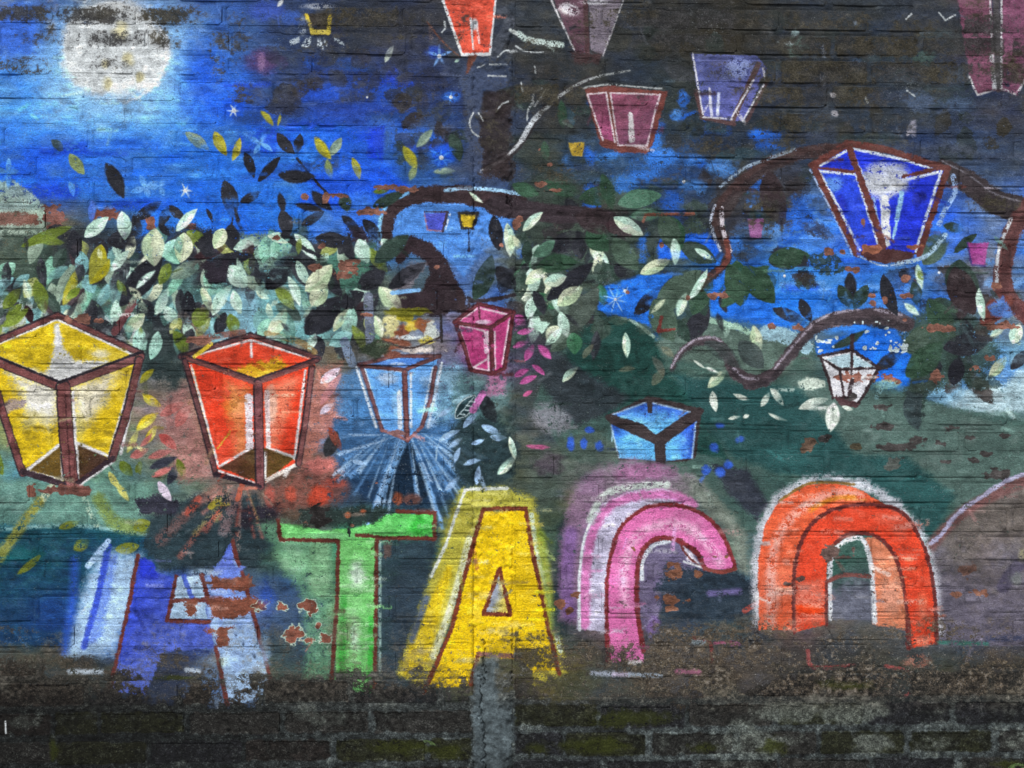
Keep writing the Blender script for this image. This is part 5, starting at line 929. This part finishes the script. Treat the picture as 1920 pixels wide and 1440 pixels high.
# ------------------------------------------------------------------ helpers
col = scene.collection
def mesh_obj(name, verts, faces, mat, parent=None, smooth=False):
    me = bpy.data.meshes.new(name); me.from_pydata([tuple(v) for v in verts], [], faces); me.update()
    me.materials.append(mat)
    if smooth: me.polygons.foreach_set('use_smooth', [True] * len(me.polygons))
    o = bpy.data.objects.new(name, me); col.objects.link(o); o.parent = parent
    return o
def tag(o, label=None, category=None, group=None, kind=None):
    for k, v in (('label', label), ('category', category), ('group', group), ('kind', kind)):
        if v: o[k] = v
    return o
def grid_mesh(name, us, vs, out, mat, parent, back=0.05):
    """sheet of masonry face: out[j, i] is how far it stands towards the viewer; closed behind"""
    nu, nv = len(us), len(vs)
    X = np.broadcast_to(wx(us)[None], (nv, nu)); Zs = np.broadcast_to(wz(vs)[:, None], (nv, nu))
    co = np.stack([X, -out, Zs], -1).reshape(-1, 3)
    idx = np.arange(nu * nv).reshape(nv, nu)
    f = np.stack([idx[:-1, :-1], idx[1:, :-1], idx[1:, 1:], idx[:-1, 1:]], -1).reshape(-1, 4)
    # rim and back
    rim = np.concatenate([idx[0, :], idx[1:, -1], idx[-1, -2::-1], idx[-2:0:-1, 0]])
    bco = co[rim].copy(); bco[:, 1] = back
    bi = np.arange(len(rim)) + len(co)
    r2 = np.roll(rim, -1); b2 = np.roll(bi, -1)
    f = np.concatenate([f, np.stack([rim, r2, b2, bi], -1)])
    co = np.concatenate([co, bco])
    me = bpy.data.meshes.new(name)
    me.vertices.add(len(co)); me.vertices.foreach_set('co', co.astype(np.float32).ravel())
    me.loops.add(f.size); me.loops.foreach_set('vertex_index', f.astype(np.int32).ravel())
    me.polygons.add(len(f)); me.polygons.foreach_set('loop_start', (np.arange(len(f)) * 4).astype(np.int32))
    me.polygons.foreach_set('loop_total', np.full(len(f), 4, np.int32))
    me.update(calc_edges=True); me.validate()
    me.polygons.foreach_set('use_smooth', [True] * len(me.polygons))
    me.materials.append(mat)
    o = bpy.data.objects.new(name, me); col.objects.link(o); o.parent = parent
    return o
def empty(name, loc):
    o = bpy.data.objects.new(name, None); o.location = loc; o.empty_display_size = 0.1; col.objects.link(o); return o

# ------------------------------------------------------------------ ground
tag(mesh_obj('ground', [(-60, -60, 0), (60, -60, 0), (60, 60, 0), (-60, 60, 0)], [(0, 1, 2, 3)], M_GROUND), kind='structure')

# ------------------------------------------------------------------ brick shapes: a few worn outlines shared by all bricks
NW, NH = 0.281, 0.069
def brick_mesh(k):
    r = random.Random(100 + k)
    hw, hh = NW / 2, NH / 2
    c = [r.uniform(0.004, 0.012) for _ in range(4)]; j = lambda s: r.uniform(-s, s)
    ring = [(-hw + c[0], hh + j(.0012)), (j(.05), hh + j(.0018)), (hw - c[1], hh + j(.0012)), (hw + j(.001), hh - c[1]), (hw + j(.001), -hh + c[2]),
            (hw - c[2], -hh + j(.0012)), (j(.05), -hh + j(.0018)), (-hw + c[3], -hh + j(.0012)), (-hw + j(.001), -hh + c[3]), (-hw + j(.001), hh - c[0])]
    N = len(ring); bev = r.uniform(0.0008, 0.0018)
    v = []
    for x, z in ring: v.append((x, 0.06, z))                                     # back
    for x, z in ring: v.append((x, bev * 0.9, z))                                # shoulder
    for x, z in ring: v.append((x * (1 - bev / hw), j(.0002), z * (1 - 1.1 * bev / hh)))   # face rim
    v.append((j(.04), -r.uniform(-0.0003, 0.0007), j(.008)))
    f = []
    for i in range(N):
        k2 = (i + 1) % N
        f.append((i, k2, N + k2, N + i)); f.append((N + i, N + k2, 2 * N + k2, 2 * N + i)); f.append((2 * N + i, 2 * N + k2, 3 * N))
    me = bpy.data.meshes.new('brick'); me.from_pydata(v, [], f); me.update(); me.materials.append(M_BRICK)
    return me
SHAPES = [brick_mesh(k) for k in range(18)]

def sample(arr, us, vs):
    iu = np.clip((us - UX0).astype(int), 0, CW - 1); iv = np.clip((vs - VY0).astype(int), 0, CH - 1)
    return arr[iv[:, None], iu[None, :]]
def build_wall(side, label, ua, ub):
    root = empty('brick_wall', (wx((ua + ub) / 2), 0.07, 0))
    tag(root, label, 'wall', 'painted brick wall panels', 'thing')
    inv = Matrix.Translation(-root.location)
    us = np.arange(ua, ub + 0.1, 6.0); us = np.linspace(ua, ub, len(us))
    vs = np.arange(VY0, VY1 + 0.1, 3.2); vs = np.linspace(VY0, VY1, len(vs))
    be, nb, nm, nf, hj = (sample(a, us, vs) for a in (BE, N_BIG, N_MID, N_FINE, HJ))
    # bed joints lie a little back, head joints were struck flush; at the foot the mortar is smeared level with the bricks
    low = sstep(1200, 1330, vs)[:, None]
    out = 0.0005 + 0.0005 * nm + 0.0004 * nf + 0.0008 * low
    gap = sstep(0.0, 0.9, nm * 0.6 + nb * 0.6 + 0.2 * nf) * (1 - 0.6 * low) * (1 - 0.8 * hj)
    out = out - 0.005 * gap * sstep(4.5, 1.5, be) * sstep(-3, 0.0, be)             # shrinkage gap along the arris
    out = out + 0.0009 * hj * (1 - low)
    out = np.where(be < -4.5, -0.02, out)
    o = grid_mesh('mortar', us, vs, out, M_MORTAR, None, back=0.055)
    o.parent = root; o.matrix_parent_inverse = inv
    core = mesh_obj('core', [(x, y, z) for x in (wx(ua) + .002, wx(ub) - .002) for y in (0.058, 0.15) for z in (0.0, wz(VY0))],
                    [(0, 1, 3, 2), (4, 6, 7, 5), (0, 4, 5, 1), (2, 3, 7, 6), (0, 2, 6, 4), (1, 5, 7, 3)], M_CORE)
    core.parent = root; core.matrix_parent_inverse = inv
    r = random.Random(5 if side == 'L' else 6)
    mine = [b for b in BRICKS if b['w'] == side]
    def outside(b):
        uc, vc = (b['u0'] + b['u1']) / 2, (b['v0'] + b['v1']) / 2
        return max(0, -b['u1'], b['u0'] - 1920, -b['v1'], b['v0'] - 1440)
    mine.sort(key=outside)
    rest_v, rest_f = [], []
    for k, b in enumerate(mine):
        me = r.choice(SHAPES)
        w, h = (b['u1'] - b['u0']) / PPM, (b['v1'] - b['v0']) / PPM
        uc, vc = (b['u0'] + b['u1']) / 2, (b['v0'] + b['v1']) / 2
        lowb = float(sstep(1200, 1330, np.float32(vc)))
        proud = 0.0009 + r.uniform(-0.0008, 0.0010)
        sx, sz = w / NW * r.choice((1, 1, -1)), h / NH * r.choice((1, -1))
        rot = (r.uniform(-.010, .010), -math.atan(-b['slope']) + r.uniform(-.003, .003), r.uniform(-.004, .004))
        if k < 300:
            o = bpy.data.objects.new('brick', me); col.objects.link(o)
            o.location = (wx(uc), -proud, wz(vc)); o.scale = (abs(sx), 1, abs(sz)); o.rotation_euler = rot
            o.parent = root; o.matrix_parent_inverse = inv
        else:
            base_i = len(rest_v)
            for v in me.vertices: rest_v.append((wx(uc) + v.co.x * abs(sx), v.co.y - proud, wz(vc) + v.co.z * abs(sz)))
            for p in me.polygons: rest_f.append(tuple(base_i + q for q in p.vertices))
    if rest_v:
        o = mesh_obj('bricks', rest_v, rest_f, M_BRICK, None, True); tag(o, kind='stuff'); o.parent = root; o.matrix_parent_inverse = inv
    return root
bpy.context.view_layer.update()
build_wall('L', 'brick wall painted with moon, yellow lantern and green T, left of the cement joint', UX0, JX0 - 2)
build_wall('R', 'brick wall painted with pink C and orange O, right of the cement joint', JX1 + 1, UX1)

# ------------------------------------------------------------------ cement joint with its cracks
us = np.linspace(JX0 - 6, JX1 + 6, 60); vs = np.arange(VY0, VY1, 2.6)
nb, nm, nf, nc = (sample(a, us, vs) for a in (N_BIG, N_MID, N_FINE, N_CLUMP))
out = 0.0016 + 0.0009 * nm + 0.0006 * nf + 0.0004 * nc
edge = np.minimum(us - us[0], us[-1] - us)[None, :] + 4 * nf + 5 * nm
out = out - 0.004 * sstep(7, 0, edge)
UU = np.broadcast_to(us[None], out.shape); VV = np.broadcast_to(vs[:, None], out.shape)
for pts, w in ((((886, 348), (884, 372), (888, 400)), 2.2), (((950, 368), (949, 380), (962, 388), (966, 402)), 2.2), (((905, 1200), (908, 1250), (903, 1320), (909, 1385), (905, 1445), (904, 1506)), 2.4),
               (((964, 1170), (962, 1240), (968, 1300), (964, 1360), (966, 1400)), 2.2), (((884, 540), (887, 600), (883, 640)), 1.8)):
    for a, b in zip(pts[:-1], pts[1:]):
        d, _ = seg_dist(UU + 3 * nf + 2 * nm, VV, a, b); out = out - 0.011 * sstep(w, 0.2, d)
jo = grid_mesh('cement_joint', us, vs, out, M_CEMENT, None, back=0.056)
tag(jo, 'cracked grey cement joint running up between the two painted brick panels', 'joint')

# ------------------------------------------------------------------ small plants rooted in the lowest joints
def frond(u, v, n, size, seed, label):
    r = random.Random(seed)
    root = empty('fern', (wx(u), -0.004, wz(v)))
    tag(root, label, 'plant', 'small plants in the joints')
    for i in range(n):
        a = math.radians(r.uniform(20, 160)); L = size * r.uniform(0.6, 1.1); fwd = r.uniform(0.25, 0.6)
        dirv = (math.cos(a) * L, -fwd * L, math.sin(a) * L * 0.8 - 0.1 * L)
        pts = [(dirv[0] * t, dirv[1] * t, dirv[2] * t - 0.25 * L * t * t) for t in (0, .25, .5, .75, 1)]
        sv, sf = [], []
        for p in pts:
            q = len(sv); rad = 0.0005
            sv += [(p[0] - rad, p[1], p[2]), (p[0], p[1] - rad, p[2] + rad), (p[0] + rad, p[1], p[2])]
            if q: sf += [(q - 3, q - 2, q + 1, q), (q - 2, q - 1, q + 2, q + 1), (q - 1, q - 3, q, q + 2)]
        stem = mesh_obj('stem', sv, sf, M_STEM, root)
        nx, nz = -math.sin(a), math.cos(a)
        lv_, lf_ = [], []
        for t in (.25, .38, .5, .62, .74, .86, 1.0):
            p = [dirv[k] * t for k in range(3)]; p[2] -= 0.25 * L * t * t
            for s in (-1, 1):
                ll = L * 0.30 * (1.15 - 0.7 * t); q = len(lv_)
                ex, ez = s * nx * ll + dirv[0] / L * ll * 0.4, s * nz * ll + dirv[2] / L * ll * 0.4
                mx, mz = ex * 0.5, ez * 0.5; wd = ll * 0.24
                lv_ += [tuple(p), (p[0] + mx - wd * dirv[0] / L, p[1] - 0.001, p[2] + mz - wd * dirv[2] / L), (p[0] + ex, p[1] - 0.0006, p[2] + ez), (p[0] + mx + wd * dirv[0] / L, p[1] - 0.001, p[2] + mz + wd * dirv[2] / L)]
                lf_.append((q, q + 1, q + 2, q + 3))
        mesh_obj('leaflets', lv_, lf_, M_LEAF, root)
    return root
frond(802, 1392, 4, 0.030, 1, 'tiny green fern in the mortar joint left of the cement strip')
frond(1906, 1436, 6, 0.040, 2, 'small green fern at the lower right corner of the wall')
